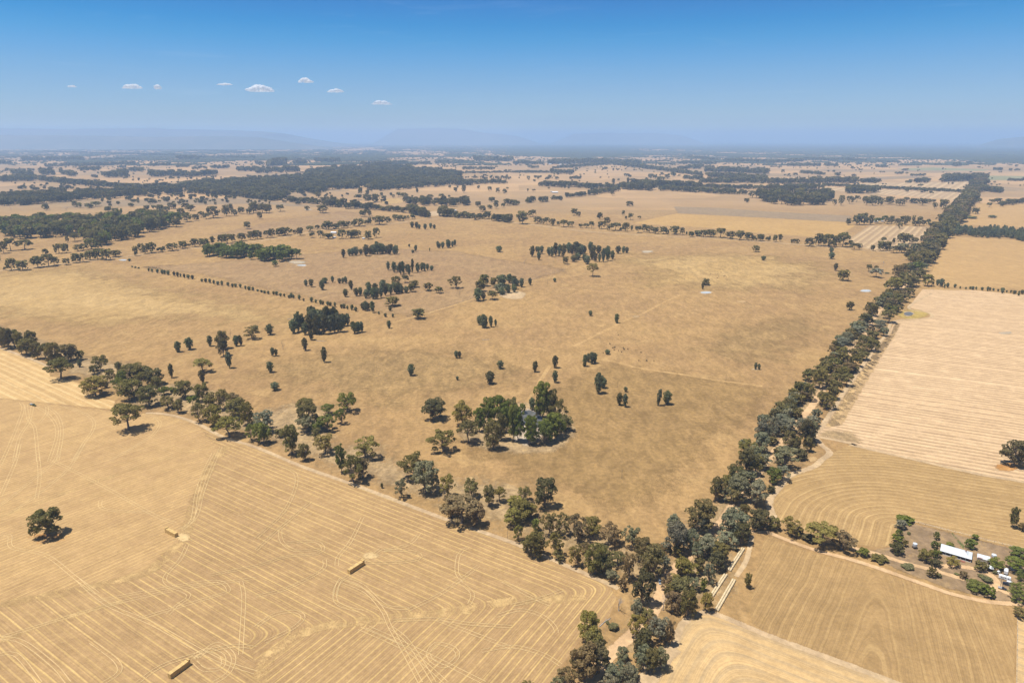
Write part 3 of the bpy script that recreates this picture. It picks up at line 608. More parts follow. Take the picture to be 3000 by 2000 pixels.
def gum_spec(seed, kind):
    rs = np.random.default_rng(seed); C = []; Rr = []
    if kind == 'round':       # full, dense crown reaching low
        n, lo, sp = 32, .15, .37
    elif kind == 'umbrella':  # flat spreading top on bare limbs
        n, lo, sp = 24, .40, .42
    elif kind == 'tall':      # stacked clumps
        n, lo, sp = 30, .15, .31
    elif kind == 'open':      # ragged, see-through
        n, lo, sp = 26, .17, .41
    for i in range(n):
        t = (i + rs.random()) / n; z = lo + (.93 - lo) * t ** (.8 if kind == 'tall' else .6)
        if kind == 'umbrella': env = math.sqrt(max(0, 1 - ((z - lo) / (1.02 - lo)) ** 2))
        elif kind == 'tall': env = .65 + .35 * math.sin(math.pi * (z - .2) / .9)
        else: env = math.sqrt(max(.04, 1 - ((z - .52) / .50) ** 2))
        r_ = sp * env * rs.random() ** .45; a_ = i * 2.4 + rs.random()
        rad = (.075 + .075 * rs.random() ** 1.5) * (1.0 if kind != 'open' else .85)
        C.append((r_ * math.cos(a_), r_ * math.sin(a_), min(z, .93))); Rr.append((rad, rad, rad * (.62 if kind == 'umbrella' else .85 if kind != 'tall' else .72) * rs.uniform(.75, 1.25)))
    return np.array(C), np.array(Rr), rs
def limb_geo(mb, C, rs, base_r=.028, fork=.22, every=1):
    lean = rs.normal(size=2) * .02
    mb.tube([(0, 0, -.01), (lean[0], lean[1], fork * .6), (lean[0] * 2, lean[1] * 2, fork), (lean[0] * 2.5, lean[1] * 2.5, fork + .25)], [base_r * 1.35, base_r, base_r * .85, base_r * .3], 6)
    for c in C[::every]:
        z0 = fork * (.75 + .8 * rs.random()); z0 = min(z0, c[2] - .05)
        p0 = Vector((lean[0] * 2, lean[1] * 2, z0)); p2 = Vector(c); mid = p0.lerp(p2, .5) + Vector((0, 0, -.03))
        mb.tube([p0, mid, p2], [base_r * .5, base_r * .3, base_r * .12], 4, cap=False)
def make_proto(kind, seed, n, size):
    C, Rr, rs = gum_spec(seed, kind)
    V, F_ = leaves(C, Rr, n, size, rs)
    tb = MB(); limb_geo(tb, C, rs, .024 if kind != 'tall' else .02, .38 if kind == 'umbrella' else .2)
    tm = D.meshes.new("trunk"); tm.from_pydata(tb.v, [], tb.f); tm.materials.append(M_BARK)
    return npmesh("crown", V, F_, M_LEAF), tm
GUM = {'round': [make_proto('round', 10 + i, 3000, .027) for i in range(5)], 'umbrella': [make_proto('umbrella', 30 + i, 2300, .027) for i in range(4)],
       'tall': [make_proto('tall', 50 + i, 2700, .026) for i in range(4)], 'open': [make_proto('open', 70 + i, 2000, .026) for i in range(4)]}
def pine_proto(seed, n=900):
    rs = np.random.default_rng(seed); C = []; Rr = []
    for i in range(12):
        t = i / 11; z = .12 + .80 * t; env = .40 * math.sin(math.pi * (.10 + .84 * (1 - t) ** .75)) ** .65
        a_ = i * 2.4; r_ = env * .45
        C.append((r_ * math.cos(a_), r_ * math.sin(a_), z)); Rr.append((env * .55 + .06, env * .55 + .06, .12))
    C.append((0, 0, .55)); Rr.append((.24, .24, .38))
    V, F_ = leaves(np.array(C), np.array(Rr), n, .062, rs, .15, .45, .8)
    V[:, 2] = np.clip(V[:, 2], .03, 1.03)
    tb = MB(); tb.tube([(0, 0, -.01), (0, 0, .5), (0, 0, .95)], [.035, .025, .008], 5)
    if seed % 2: tb.tube([(0, 0, .02), (.09, .03, .12), (.14, .05, .5)], [.025, .02, .008], 5)
    tm = D.meshes.new("trunk"); tm.from_pydata(tb.v, [], tb.f); tm.materials.append(M_BARK)
    return npmesh("crown", V, F_, M_LEAF), tm
PINE = [pine_proto(100 + i) for i in range(6)]
def bush_proto(seed, n=700):
    rs = np.random.default_rng(seed); C = []; Rr = []
    for i in range(8):
        a_ = i * 2.4 + rs.random(); r_ = .28 * rs.random() ** .5; C.append((r_ * math.cos(a_), r_ * math.sin(a_), .35 + .3 * rs.random() * (1 - r_))); Rr.append((.22, .22, .30))
    V, F_ = leaves(np.array(C), np.array(Rr), n, .075, rs, .3, .5, .75); V[:, 2] = np.clip(V[:, 2], .0, 1)
    tb = MB(); 
    for i in range(4): a_ = i * 1.6; tb.tube([(0, 0, -.01), (.1 * math.cos(a_), .1 * math.sin(a_), .3), (.2 * math.cos(a_), .2 * math.sin(a_), .6)], [.03, .02, .008], 4)
    tm = D.meshes.new("stem"); tm.from_pydata(tb.v, [], tb.f); tm.materials.append(M_BARK)
    return npmesh("foliage", V, F_, M_LEAF), tm
BUSH = [bush_proto(200 + i) for i in range(4)]
def dead_proto(seed, sparse=False):
    rs = random.Random(seed); mb = MB()
    def br(p, d, L, r_, k):
        q = p + d * L; m2 = p.lerp(q, .5) + Vector((rs.uniform(-1, 1), rs.uniform(-1, 1), rs.uniform(-.3, .6))) * L * .08
        mb.tube([p, m2, q], [r_, r_ * .8, r_ * .55], 5, cap=k == 0)
        if k: 
            for _ in range(3 if k > 1 else 2):
                ax = Vector((rs.gauss(0, 1), rs.gauss(0, 1), rs.gauss(0, .5))).normalized()
                nd = (d + ax * .75 + Vector((0, 0, .12))).normalized(); br(q if rs.random() < .6 else m2, nd, L * rs.uniform(.55, .8), r_ * .5, k - 1)
    br(Vector((0, 0, -.01)), Vector((rs.uniform(-.06, .06), rs.uniform(-.06, .06), 1)).normalized(), .34, .03 if not sparse else .02, 1 if sparse else 4)
    me = D.meshes.new("dead_tree"); me.from_pydata(mb.v, [], mb.f); me.materials.append(M_DEAD)
    zmax = max(v.co.z for v in me.vertices)
    for v in me.vertices: v.co.z /= zmax
    return me
DEAD = [dead_proto(5), dead_proto(9), dead_proto(14)]; STAG = [dead_proto(21, True), dead_proto(22, True)]

# low detail templates for the far trees (merged where they are past counting)
def far_tpl(kind, seed, n, size):
    if kind == 'pine':
        rs = np.random.default_rng(seed); C = np.array([(0, 0, .3), (0, 0, .55), (0, 0, .8)]); Rr = np.array([(.4, .4, .25), (.36, .36, .3), (.2, .2, .2)])
    else: C, Rr, rs = gum_spec(seed, kind)
    V, F_ = leaves(C, Rr * 1.08, n, size, rs, .3, .45, .8); V[:, 2] = np.clip(V[:, 2], .05, 1.02)
    T = np.array([(-.03, 0, 0), (.03, 0, 0), (.015, 0, .5), (-.015, 0, .5)]); T2 = T[:, [1, 0, 2]]
    V = np.concatenate([V, T, T2]); F_ = np.concatenate([F_, [[4 * n, 4 * n + 1, 4 * n + 2, 4 * n + 3], [4 * n + 4, 4 * n + 5, 4 * n + 6, 4 * n + 7]]])
    fl = np.zeros(len(V)); fl[-8:] = 1
    return V, F_, fl
TPL_M = {k: [far_tpl(k, 300 + i * 7, 240, .088) for i in range(4)] for k in ('round', 'umbrella', 'tall', 'open', 'pine')}
TPL_S = {k: [far_tpl(k, 400 + i * 7, 64, .19) for i in range(4)] for k in ('round', 'umbrella', 'tall', 'open', 'pine')}
TONE = {'g': (.165, .142, .058), 'y': (.225, .190, .062), 'b': (.195, .190, .130), 'd': (.120, .106, .052), 'k': (.152, .168, .046), 'c': (.135, .148, .088), 'n': (.195, .146, .078), 'h': (.16, .155, .08)}
TWORD = {'g': 'olive green', 'y': 'yellowish green', 'b': 'blue grey', 'd': 'dark green', 'k': 'bright green', 'c': 'dark green', 'n': 'brownish', 'h': 'grey green'}
def tone(t):
    c = TONE[t]; j = random.uniform(.84, 1.2); w = random.uniform(.94, 1.07)
    return (c[0] * j * w, c[1] * j, c[2] * j * random.uniform(.85, 1.15))
def merged(name, items, label, cat=None, kind=None, small=False, group=None):
    Vs = []; Fs = []; As = []; o = 0
    for X, Y, h, w, t, sh in items:
        tp = (TPL_S if small or h * ppm(X, Y) < 17 else TPL_M)[sh]; V, F_, fl = tp[random.randrange(4)]
        a_ = random.uniform(0, 6.28); c_, s_ = math.cos(a_), math.sin(a_)
        Q = np.stack([(V[:, 0] * c_ - V[:, 1] * s_) * w + X, (V[:, 0] * s_ + V[:, 1] * c_) * w + Y, V[:, 2] * h], 1)
        Vs.append(Q); Fs.append(F_ + o); o += len(V)
        dk = .78 if h * ppm(X, Y) < 26 else .92; col = np.array([*(q_ * dk for q_ in tone(t)), 1.0]); bark = np.array([.16, .13, .11, 1]); As.append(np.where(fl[:, None] > 0, bark, col))
    ob = link(name, npmesh(name, np.concatenate(Vs), np.concatenate(Fs), M_LEAFV, {'tint': ('FLOAT_COLOR', np.concatenate(As))}))
    return tag(ob, label, cat, group, kind)

TREES = []   # (species, X, Y, h, w, tone, shape, cluster)
def put(tg, rows, cluster, species=None, dflt='g', dx=0, dy=0):
    """rows: 'x,base,top,width[,tone]; ...' in crop pixels"""
    k = 2.24 if tg[0] == 'C' else 3.136
    for r_ in rows.replace('\n', ' ').split(';'):
        r_ = r_.strip()
        if not r_: continue
        q = r_.split(','); x, b_, tp, w = map(float, q[:4]); t = q[4].strip() if len(q) > 4 else dflt
        one(px(tg, x, b_)[0], px(tg, x, b_)[1], px(tg, x, tp)[1], w / k, t, cluster)
def one(x, yb, yt, wpx, t, cluster):
    p = P(x, yb); s = ppm(p.x, p.y); w = wpx / s * (1.32 if yb < 760 else 1.24); va = PITCH + math.atan((yb - 1000) / FPX)
    h = topz(p.x, p.y, yt) - .22 * w * math.tan(va); h = max(h * 1.05, .25 * w, 1.2)
    sp_ = 'pine_tree' if t == 'c' else 'dead_tree' if t in 's' else 'stag' if t == 'S' else 'shrub' if t == 'h' else 'gum_tree'
    if t == 'c': h *= random.uniform(1.0, 1.2); w *= random.uniform(.85, 1.3)
    hw = h / w
    if sp_ == 'gum_tree' and t == 'd': sh = 'round'
    elif sp_ == 'gum_tree': sh = 'tall' if hw > 1.45 else random.choice(['round', 'round', 'open', 'open', 'umbrella']) if hw < 1.15 else random.choice(['round', 'open', 'tall', 'round'])
    else: sh = 'pine' if t == 'c' else ''
    TREES.append([sp_, p.x, p.y, h, w, t, sh, cluster, wpx * (yb - yt)])
def belt(tg, segs, cluster, t='g', wf=.9):
    """segs: 'x0,y0,x1,y1,n,h; ...' trees scattered along a line, h in crop pixels"""
    k = 2.24 if tg[0] == 'C' else 3.136
    for r_ in segs.replace('\n', ' ').split(';'):
        r_ = r_.strip()
        if not r_: continue
        x0, y0, x1, y1, n, h = map(float, r_.split(','))
        n = n * (1.7 if cluster == 'F' else 1)
        for i in range(int(n)):
            u = (i + random.uniform(.1, .9)) / n; x = x0 + (x1 - x0) * u; y = y0 + (y1 - y0) * u + random.uniform(-.13, .13) * h
            hh = h * random.uniform(.65, 1.15); w = hh * wf * random.uniform(.65, 1.15)
            tt = t if len(t) == 1 else random.choice(t)
            X, Yb = px(tg, x, y); one(X, Yb, Yb - hh / k, w / k, tt, cluster)
def inpoly(x, y, q):
    c = False
    for i in range(len(q)):
        (x0, y0), (x1, y1) = q[i], q[(i + 1) % len(q)]
        if (y0 > y) != (y1 > y) and x < x0 + (y - y0) * (x1 - x0) / (y1 - y0): c = not c
    return c
def wood(tg, poly, n, h, cluster, t='g', wf=.8, tries=60):
    k = 2.24 if tg[0] == 'C' else 3.136
    q = [tuple(map(float, s.split(','))) for s in poly.split()]; xs = [a_[0] for a_ in q]; ys = [a_[1] for a_ in q]; m2 = 0
    while m2 < n:
        x, y = random.uniform(min(xs), max(xs)), random.uniform(min(ys), max(ys))
        if not inpoly(x, y, q): continue
        m2 += 1; hh = h * random.uniform(.75, 1.15); w = hh * wf * random.uniform(.75, 1.15); tt = t if len(t) == 1 else random.choice(t)
        X, Yb = px(tg, x, y); one(X, Yb, Yb - hh / k, w / k, tt, cluster)

# ------------------------------------------------------------------ what the photograph shows, crop by crop
c1 = "the far left end of the belt beside the bright stubble wedge"
put('B1', '-40,500,300,120;20,520,330,110;75,540,350,120;140,520,360,130;200,590,380,110;255,600,440,150;300,560,375,110;350,630,460,120;430,640,485,130;500,700,480,140;560,820,620,220;620,660,490,180,n;655,640,505,110', c1)
put('B1', '740,640,555,75;930,740,590,160;870,770,690,90;1020,840,730,90;880,965,780,220,y', "the loose group at the bright wedge's right tip")
put('B1', '1225,810,665,230;1130,880,740,90,k;1405,870,710,190,g;1100,930,800,110,k;1215,1005,810,230,g;1375,1060,870,180,g;1310,890,750,120;1340,800,700,110;1450,930,800,110', "the dense clump above the lone stubble tree")
put('B1', '1510,960,885,100,k;1545,1085,960,150;1650,1125,1000,100;1690,990,825,170;1590,930,890,70,k;1775,1075,965,110,k;1860,1020,850,140;2030,1095,905,200;1835,1205,1030,150,g;1965,1240,1055,180,y;2130,1060,940,150,n;2190,1160,985,200,g;2280,1240,1020,150;2110,1345,1150,230,y;1920,1060,960,110', "the belt between the dense clump and the pale fence track")
put('C1', '312,603,412,195,g', "LONE|solitary gum on a bare orange patch in the lower left stubble")
put('B1', '1185,1285,1030,270,g', "LONE|spreading olive gum standing alone in the stubble just outside the left tree belt")
put('B1', '1870,750,620,165,y', "LONE|flat crowned gum standing above the left belt with a small pine in front of it")
put('B1', '2045,540,378,120;2052,605,450,100,d', "the pair stacked above one another in the left of the central paddock")
put('B1', '2315,445,320,140', "LONE|round dark gum left of the big pine grove in the central paddock")
put('B1', '735,705,640,35,c;1093,735,665,55,c;975,895,840,45,c;1866,850,750,50,c;1575,805,700,45,c', "the left tree belt")
put('B1', '1635,568,475,65,c;1745,545,447,85,c;1930,515,425,45,c;2170,515,425,50,c;2218,510,425,45,c;2110,715,580,60,c', "the open grass above the left tree belt")
put('B1', '2120,437,350,40,S;1600,620,550,16,S', "the open grass above the left tree belt")
put('B2', '80,1300,1095,230,b;60,1410,1215,160,k;-40,1380,1225,120,k', "the pale fence track's bend")
put('B2', '840,1110,930,200,k;460,1080,990,180;480,1270,1030,200,g;460,1310,1150,160,b;665,1140,1040,130,k;650,1290,1130,190,k;780,1230,1080,120,k;560,1370,1250,110;570,1300,1200,120,k', "the bright green group above the middle of the fence track")
put('B2', '635,1500,1310,200,y;330,1505,1235,180;215,1350,1270,80;445,1565,1405,120;1010,1540,1325,230,y', "the row just above the middle of the fence track")
put('C2', '560,190,0,90,k;640,250,65,150;700,220,90,90,n', "the clump touching the fence track left of the blue grey trees")
put('B2', '1640,1185,985,225,d', "LONE|round dark gum standing alone left of the dam trees")
put('B2', '1895,1235,1020,180,y', "LONE|yellowish open gum between the round dark gum and the dam trees")
put('B2', '1720,1480,1262,260,g', "LONE|broad dense gum with a wide crown lower left of the dam trees")
dam = "the tall stand around the dam"
put('B3', '-397,1400,1190,180,g;-250,1250,1020,180,k;-210,1220,980,150,k;-120,1230,970,180,k;-172,1460,1190,180,g;-60,1300,1020,160,k;-100,1380,1130,140,g;-10,1180,985,140,g;10,1390,1050,130,k;65,1395,1090,130,k;30,1230,1060,120,k;155,1420,1140,160,k;190,1380,1150,100,k;280,1180,835,190,k;360,1180,910,160,g;300,1405,1190,170,k;360,1370,1120,180,k;430,1210,1000,170,g;480,1290,1150,170,g;420,1340,1140,150,k;240,1170,1020,100,g;95,1130,1040,60,k;-300,1300,1080,120,k', dam)
put('B3', '185,1100,1000,55,c', "the back of the dam")
put('C2', '1040,230,50,185,g;1120,320,105,175,b;955,352,225,90,b;1260,350,193,115,y;1415,350,220,115,g;1350,520,325,240,n;1450,530,380,130,n;1290,480,370,110,n;1530,410,270,90;1600,380,280,80,y', "the group where the fence track meets the lower paddock")
put('C2', '828,290,258,18,c', "the bare ground above the fence track")
put('C3', '215,415,215,150,d;85,370,275,95;20,400,340,100,y;70,500,360,170;10,545,420,120,y;110,480,380,120', "the group at the paddock's lower left corner")
put('C3', '40,640,525,80,y;150,745,570,150;120,700,600,110,g;240,600,440,110;155,570,490,60,k;315,600,450,120;290,740,580,110;305,765,690,90', "the lower belt above the stubble field's right part")
put('C3', '430,640,460,150,n;530,600,470,130,y;425,805,655,100,y;650,660,510,160,n;545,850,640,150;610,860,730,120,d;655,905,820,90,b;690,800,700,110;780,680,530,120,b;765,890,700,120,n;590,740,650,110,g;480,720,640,80,n', "the belt leading to the road junction")
put('C3', '850,760,605,120,n;920,870,650,150;960,760,660,90,n;860,1050,820,140,d;1000,820,720,90,b;880,830,740,110,n;720,960,880,60,n', "the trees left of the parked grey car")
j1 = "the blue grey stand on the left of the junction"
put('C3', '1060,600,460,100,b;1075,720,500,150,b;1010,700,640,70,b;1085,740,665,70,g;1240,560,355,190,n;1250,590,470,90,b;1170,700,560,110,b;1290,740,590,160,b;1215,760,640,100,b;1140,620,560,80,b', j1)
put('C3', '1450,600,420,190,b;1410,680,570,140,b;1500,655,510,110,d;1370,790,640,120,g;1340,830,700,100,d;1520,480,390,80;1620,560,420,160,d;1350,740,640,100,y', "the stand right of the road at the junction")
put('C3', '1120,860,740,120,y;1170,870,770,100,y;1290,920,780,90,b;1190,960,870,90,b;1255,965,880,50,k;1275,1100,970,80,y;1230,850,740,80,g', "the trees beside the upper bale rows")
put('C3', '1100,1060,860,150;1050,1100,960,110,n;1150,1130,950,110;1180,1130,1010,80,g;1070,930,850,90,y;1020,960,860,90,n;1050,1010,900,110,g', "the dark clump right of the parked grey car")
put('C3', '815,1160,1010,100,b;820,1280,1110,140,y;880,1170,1070,110;960,1300,1120,150,b;1030,1320,1150,80,n;830,1420,1250,110,d;860,1480,1310,110,b;910,1500,1330,110,g;975,1480,1330,100,b;870,1330,1200,90,d;930,1240,1120,90,n', "the roadside clump below the parked car")
put('C3', '510,1300,1090,150,y;540,1400,1200,150,g;480,1560,1290,200,n;560,1500,1300,150,d;440,1540,1380,120,n;730,1420,1325,90,b;680,1560,1420,150,b;760,1600,1440,130,b;350,1610,1450,150,n;640,1640,1500,130,b;110,1620,1550,90,g;790,1540,1450,80,b;300,1640,1520,100,b', "the trees at the bottom edge left of the road")
put('C3', '990,1090,940,80,s;700,1095,970,120,s', "the road verge near the parked car")
put('C3', '668,1215,1165,65,h;625,1180,1155,25,h', "the verge right of the stubble field's corner")
put('C3', '1543,945,842,52,g', "LONE|small round gum standing alone right of the lowest bale row")
rA = "the road belt just above the junction"
put('C3', '1600,400,230,150,b;1340,370,215,110,d;1480,370,200,140,b;1420,320,200,100;1460,230,130,130,d;1540,200,30,130,d;1600,120,0,110,b;1390,380,270,80,b', rA)
put('C4', '110,165,10,150,b;30,260,150,100,k;15,320,270,60,d;90,240,140,90,b;210,100,30,90,d;60,130,20,90,g', rA)
put('C4', '30,560,470,90;150,600,480,145,y;345,660,505,190,y;270,635,590,90,d;480,690,555,165,n;200,600,545,60,d', "the row along the side road from the junction")
put('C4', '1605,550,410,70,g', "LONE|upright gum standing alone in the curved rows near the right edge")
put('C4', '1675,570,520,60,n', "LONE|low brown gum cut by the right edge above the homestead")
put('C4', '1610,145,-25,170,d', "LONE|big dark gum at the right edge in the pale swath field")
yd = "the homestead garden"
put('C4', '870,555,495,70,b;895,510,465,90,k;858,600,562,40,k;845,650,590,75,k;835,720,640,95,d;900,672,630,36;1102,625,575,38,k;1088,683,635,42,k;1195,672,645,44,k;1098,742,690,62,k;1030,768,682,95,y;1098,800,750,70,d;1210,795,735,105,y;1325,685,620,72,k;1357,625,592,38,k;625,735,682,72,k;728,765,722,85;1072,872,805,60,g;1280,880,832,52,n;1355,950,885,140,k;1433,995,922,85,k;1490,815,742,120,k;1395,830,765,80,g;1640,735,670,110,k;1620,830,735,130,k;1625,980,900,110,k;1630,1032,950,110,k;1655,900,820,80,k;1640,1135,1058,90,g', yd)
put('C4', '922,594,572,22,h;1125,668,642,36,h;912,812,775,70,h;1120,875,842,30,h;1240,858,842,30,h;1395,875,848,40,h;1440,900,858,60,h;1490,852,826,28,h;940,800,785,22,h', yd)
rB = "the left line of the road belt, lower part"
put('B4', '110,1120,1020,110;200,1160,1040,150,d;260,1180,1080,110;60,1200,1090,110,d;120,1270,1130,150,b;180,1300,1170,150,b;40,1300,1150,110,b;40,1400,1240,100,b;90,1340,1200,120,b;-10,1380,1250,80;180,1100,980,130;-60,1260,1140,90,b', rB)
put('B3', '2330,1240,1140,70,b;2290,1390,1190,130,b;2150,1520,1360,160,y;2130,1440,1370,100,b;2280,1500,1300,140,b;2220,1560,1440,120,y', rB)
put('B4', '340,1420,1190,130,d;390,1390,1200,140,b;300,1330,1170,110,b;200,1450,1290,140;150,1560,1420,160,b;260,1480,1330,100;410,1240,1150,120,b;440,1180,1090,90,b;360,1480,1350,90,d', "the right line of the road belt above the round clay pan")
put('B4', '1130,80,0,110;1080,140,40,110;1010,130,60,90;960,240,130,90;930,210,110,70;900,320,220,120;860,370,290,110,b;800,380,290,110,b;830,420,320,130,b;760,440,360,110;720,500,380,120,b;650,480,410,90,b;680,560,430,120,b;670,620,510,130,y;620,560,460,90', "the left line of the road belt beside the brown paddock, upper part")
put('B4', '680,660,570,110;560,690,600,100;610,730,620,110;520,740,640,110;480,780,690,130;470,900,720,130;560,880,790,90;380,780,720,90;360,830,740,100;370,1010,850,130;310,960,860,90;270,960,840,90;230,1000,900,100;250,1060,950,110', "the left line of the road belt, middle part")
put('B4', '1290,60,-20,100;1240,110,30,100;1190,140,60,110;1180,200,130,90;1110,300,170,130;1130,210,140,110,k;1030,380,265,120,b;990,330,270,80,b;1060,420,340,80,b;960,440,370,120;950,560,440,130;900,500,420,100,g', "the right line of the road belt beside the small round dam")
put('B4', '860,560,480,130;870,640,560,120;820,610,530,100;800,700,590,110;740,760,660,130,n;790,750,690,90;720,880,760,110;690,830,700,100;620,860,760,110;600,920,820,100;590,1000,880,130;540,1090,960,140;500,1060,930,110;640,930,840,70', "the right line of the road belt beside the pale swaths")
put('B4', '748,182,105,70,d', "LONE|small round gum in the paddock left of the road belt near the round dam")
rC = "the dense upper part of the road belt"
put('A4', '1330,1320,1240,85;1210,1470,1335,140,n;1280,1400,1325,110;1310,1380,1315,90,b;1160,1500,1440,80;1160,1565,1450,130,y;1240,1500,1400,110;1120,1590,1480,110;1200,1560,1470,100;1370,1400,1310,100,k;1420,1390,1320,100,b;1350,1480,1390,100;1300,1540,1430,110;1400,1450,1380,100;1450,1340,1270,90;1280,1560,1480,100;1340,1530,1440,90', rC)
put('A4', '1465,1530,1425,100,y', "LONE|round topped gum right of the road belt above the pale swath field")
wood('A4', '1400,1400 1290,1290 1380,1240 1480,1090 1580,980 1650,960 1700,1010 1660,1090 1570,1220 1520,1300', 105, 95, rC, 'ggnd', .95)
wood('A4', '1580,990 1620,900 1700,840 1790,740 1900,720 1880,780 1790,905 1760,975 1660,1060', 115, 85, rC, 'ggnd', .95)
wood('A4', '1790,745 1850,640 1880,560 1990,560 1985,620 1935,700 1880,780', 120, 60, rC, 'ggnd', .95)
put('A4', '1640,890,835,60', rC)
# pines and gums in the central paddock
pg = "the big pine grove left of centre"
put('B2', '345,395,270,65,c;385,380,220,60,c;420,370,240,60,c;450,410,300,70,c;505,330,175,80,c;545,390,185,90,c;500,400,240,80,c;540,405,250,60,c;575,408,270,60,c;625,405,250,65,c;600,340,200,70,c;660,360,180,75,c;680,395,240,60,c;700,350,190,70,c;740,350,190,75,c;755,385,220,70,c;780,385,250,60,c;640,330,180,70,c;520,350,170,80,c;565,330,190,75,c;620,370,230,60,c;720,390,240,60,c', pg)
put('B2', '410,330,190,30,S', "LONE|bare spike standing above the left of the big pine grove")
put('B2', '248,545,445,50,s', "LONE|forked bare tree on the open grass below the big pine grove")
put('B2', '1280,260,180,30,S', "LONE|leaning bare trunk at the lower end of the hedge row")
put('B2', '815,330,220,55,c;845,325,225,45,c;890,340,290,40,c;915,400,300,50,c;945,390,295,50,c;975,385,300,45,c', "the two small pine clumps right of the big grove")
put('B2', '0,390,325,50,c;130,408,318,65,c;155,605,530,40,c;185,605,550,35,c;137,755,668,50,c;172,918,850,75,c;452,555,460,50,c;627,665,545,60,c;512,458,370,45,c', "the open grass below the big pine grove")
put('B2', '1222,350,280,32,c;1130,220,195,20,c;1190,245,212,24,c;1257,248,218,20,c;1230,188,150,30,c;1005,190,110,50,c;985,180,115,40,c;1030,180,120,35,c;1075,205,105,50,c;823,60,-10,40,c', "the ground around the end of the hedge row")
put('B2', '1495,260,168,125,g', "LONE|flat topped umbrella gum near the end of the hedge row")
put('B2', '1255,145,55,130,g', "LONE|broad gum below the pine groves of the grazed paddock")
hr = "the long hedge row"
put('B2', '15,10,-8,22,c;50,20,0,24,c;78,28,5,24,c;112,35,10,28,c;162,40,12,24,c;190,45,15,24,c;225,57,30,24,c;262,60,35,22,c;305,72,45,26,c;325,68,28,24,c;345,74,45,26,c;397,88,50,28,c;438,100,75,22,c;508,108,70,28,c;550,118,85,28,c;595,130,90,30,c;615,133,100,30,c;660,140,105,28,c;683,143,110,28,c;727,152,115,28,c;785,165,130,30,c;808,165,130,30,c;842,175,145,24,c;878,182,135,32,c;918,195,158,28,c', hr)
put('A1', '1190,1300,1278,28,c;1215,1358,1345,15,c;1245,1365,1350,16,c;1275,1370,1355,16,c;1365,1395,1366,24,c;1400,1402,1372,24,c;1445,1410,1375,28,c;1490,1418,1382,28,c;1515,1422,1385,26,c;1545,1428,1390,26,c;1600,1436,1402,22,c;1635,1446,1405,22,c;1660,1446,1415,20,c;1695,1456,1420,26,c;1730,1462,1425,28,c;1770,1466,1432,26,c;1855,1490,1465,20,c;1890,1496,1460,26,c;1930,1502,1468,26,c;1965,1512,1478,24,c;2000,1520,1485,26,c;2040,1525,1488,26,c;2095,1532,1495,30,c;2135,1542,1508,26,c;2165,1540,1508,26,c;2210,1545,1512,28,c;2255,1560,1530,24,c;2290,1568,1535,26,c;2325,1572,1540,24,c', hr)
put('B2', '2047,318,245,35,c;2090,345,238,70,c;2110,345,270,50,c;2160,340,242,45,c;2203,333,278,22,c', "the little pine clump in the middle of the central paddock")
put('B2', '1843,625,560,34,c;1872,625,560,34,c;1425,782,692,50,c;2245,720,650,55,c;2150,860,748,75,c;1850,825,790,24,c', "the open grass behind the dam")
put('B3', '722,235,188,38,c;960,303,230,40,c;877,588,550,40,c;208,752,652,48,c;392,712,600,60,c;398,848,752,58,c', "the open grass right of the dam track")
put('B3', '668,700,598,50,c;700,660,590,34,c;735,675,572,58,c;760,670,590,38,c;665,700,670,30,c', "the tight pine clump behind the cattle")
put('B3', '795,955,770,75,c;835,900,810,50,c;985,1055,955,58,c;1040,1072,970,42,c;1338,1060,928,48,c;1420,1048,925,65,c;1047,932,885,34,c;2235,728,668,34,c;2268,728,680,34,c', "the open brown paddock right of the dam")
put('B3', '632,900,820,22,S;1785,0,-60,10,S', "the brown paddock right of the dam")
# grazed paddock groups
ga = "the dark pine line across the grazed paddock"
put('A2', '803,1270,1205,40,c;860,1255,1195,30,c;885,1250,1190,35,c;922,1250,1180,42,c;965,1240,1195,30,c;1010,1255,1160,56,c;1050,1240,1180,40,c;1085,1240,1155,45,c;1120,1240,1140,40,c;1165,1235,1145,55,c;1195,1225,1170,40,c;1225,1240,1160,45,c;1245,1200,1150,30,c;1290,1240,1165,50,c;1270,1240,1180,30,c;1140,1230,1150,40,c;1065,1235,1160,35,c', ga)
put('A2', '1215,1385,1315,28,c;1272,1405,1320,35,c;1330,1425,1330,45,c;1355,1420,1320,40,c;1385,1400,1340,34,c;1410,1435,1340,35,c;1435,1410,1305,30,c;1487,1405,1330,35,c;1520,1390,1325,30,c;1550,1395,1325,30,c;1577,1385,1330,28,c;1612,1388,1350,30,c;1300,1395,1345,35,c', "the second pine line of the grazed paddock")
put('A2', '1408,1172,1145,20,c;1467,1215,1160,30,c;1437,1230,1200,14,c;1450,1230,1200,12,c;1595,1210,1185,12,c;1673,1185,1130,25,c;1687,1185,1140,20,c;1713,1185,1128,30,c;1763,1180,1110,30,c;1778,1175,1125,20,c;1805,1172,1120,30,c;1828,1160,1110,20,c;2232,1218,1170,44,c', "the scattered pines behind the grazed paddock")
put('A2', '460,1532,1475,35,c;610,1565,1490,42,c;635,1505,1458,42,c;705,1497,1448,30,c;765,1505,1458,30,c;797,1508,1455,28,c;828,1505,1448,30,c;877,1562,1490,35,c', "the small pines in the left of the grazed paddock")
put('A2', '1435,995,950,30,c;1475,1000,950,30,c;1500,1005,965,25,c;1553,1010,962,32,c;1605,1000,957,28,c;1640,1005,968,30,c', "the pines above the second farmstead's paddock")
put('A2', '512,1540,1468,50,g;1285,1510,1440,85,g;1370,1500,1430,65,g;1455,1540,1478,90,g;1580,1572,1500,85,g;1680,1595,1535,80,g;1835,1550,1435,125,g;2095,1530,1425,90,g;2180,1545,1455,60,g;2060,1580,1480,100,g', "the gums of the grazed paddock")
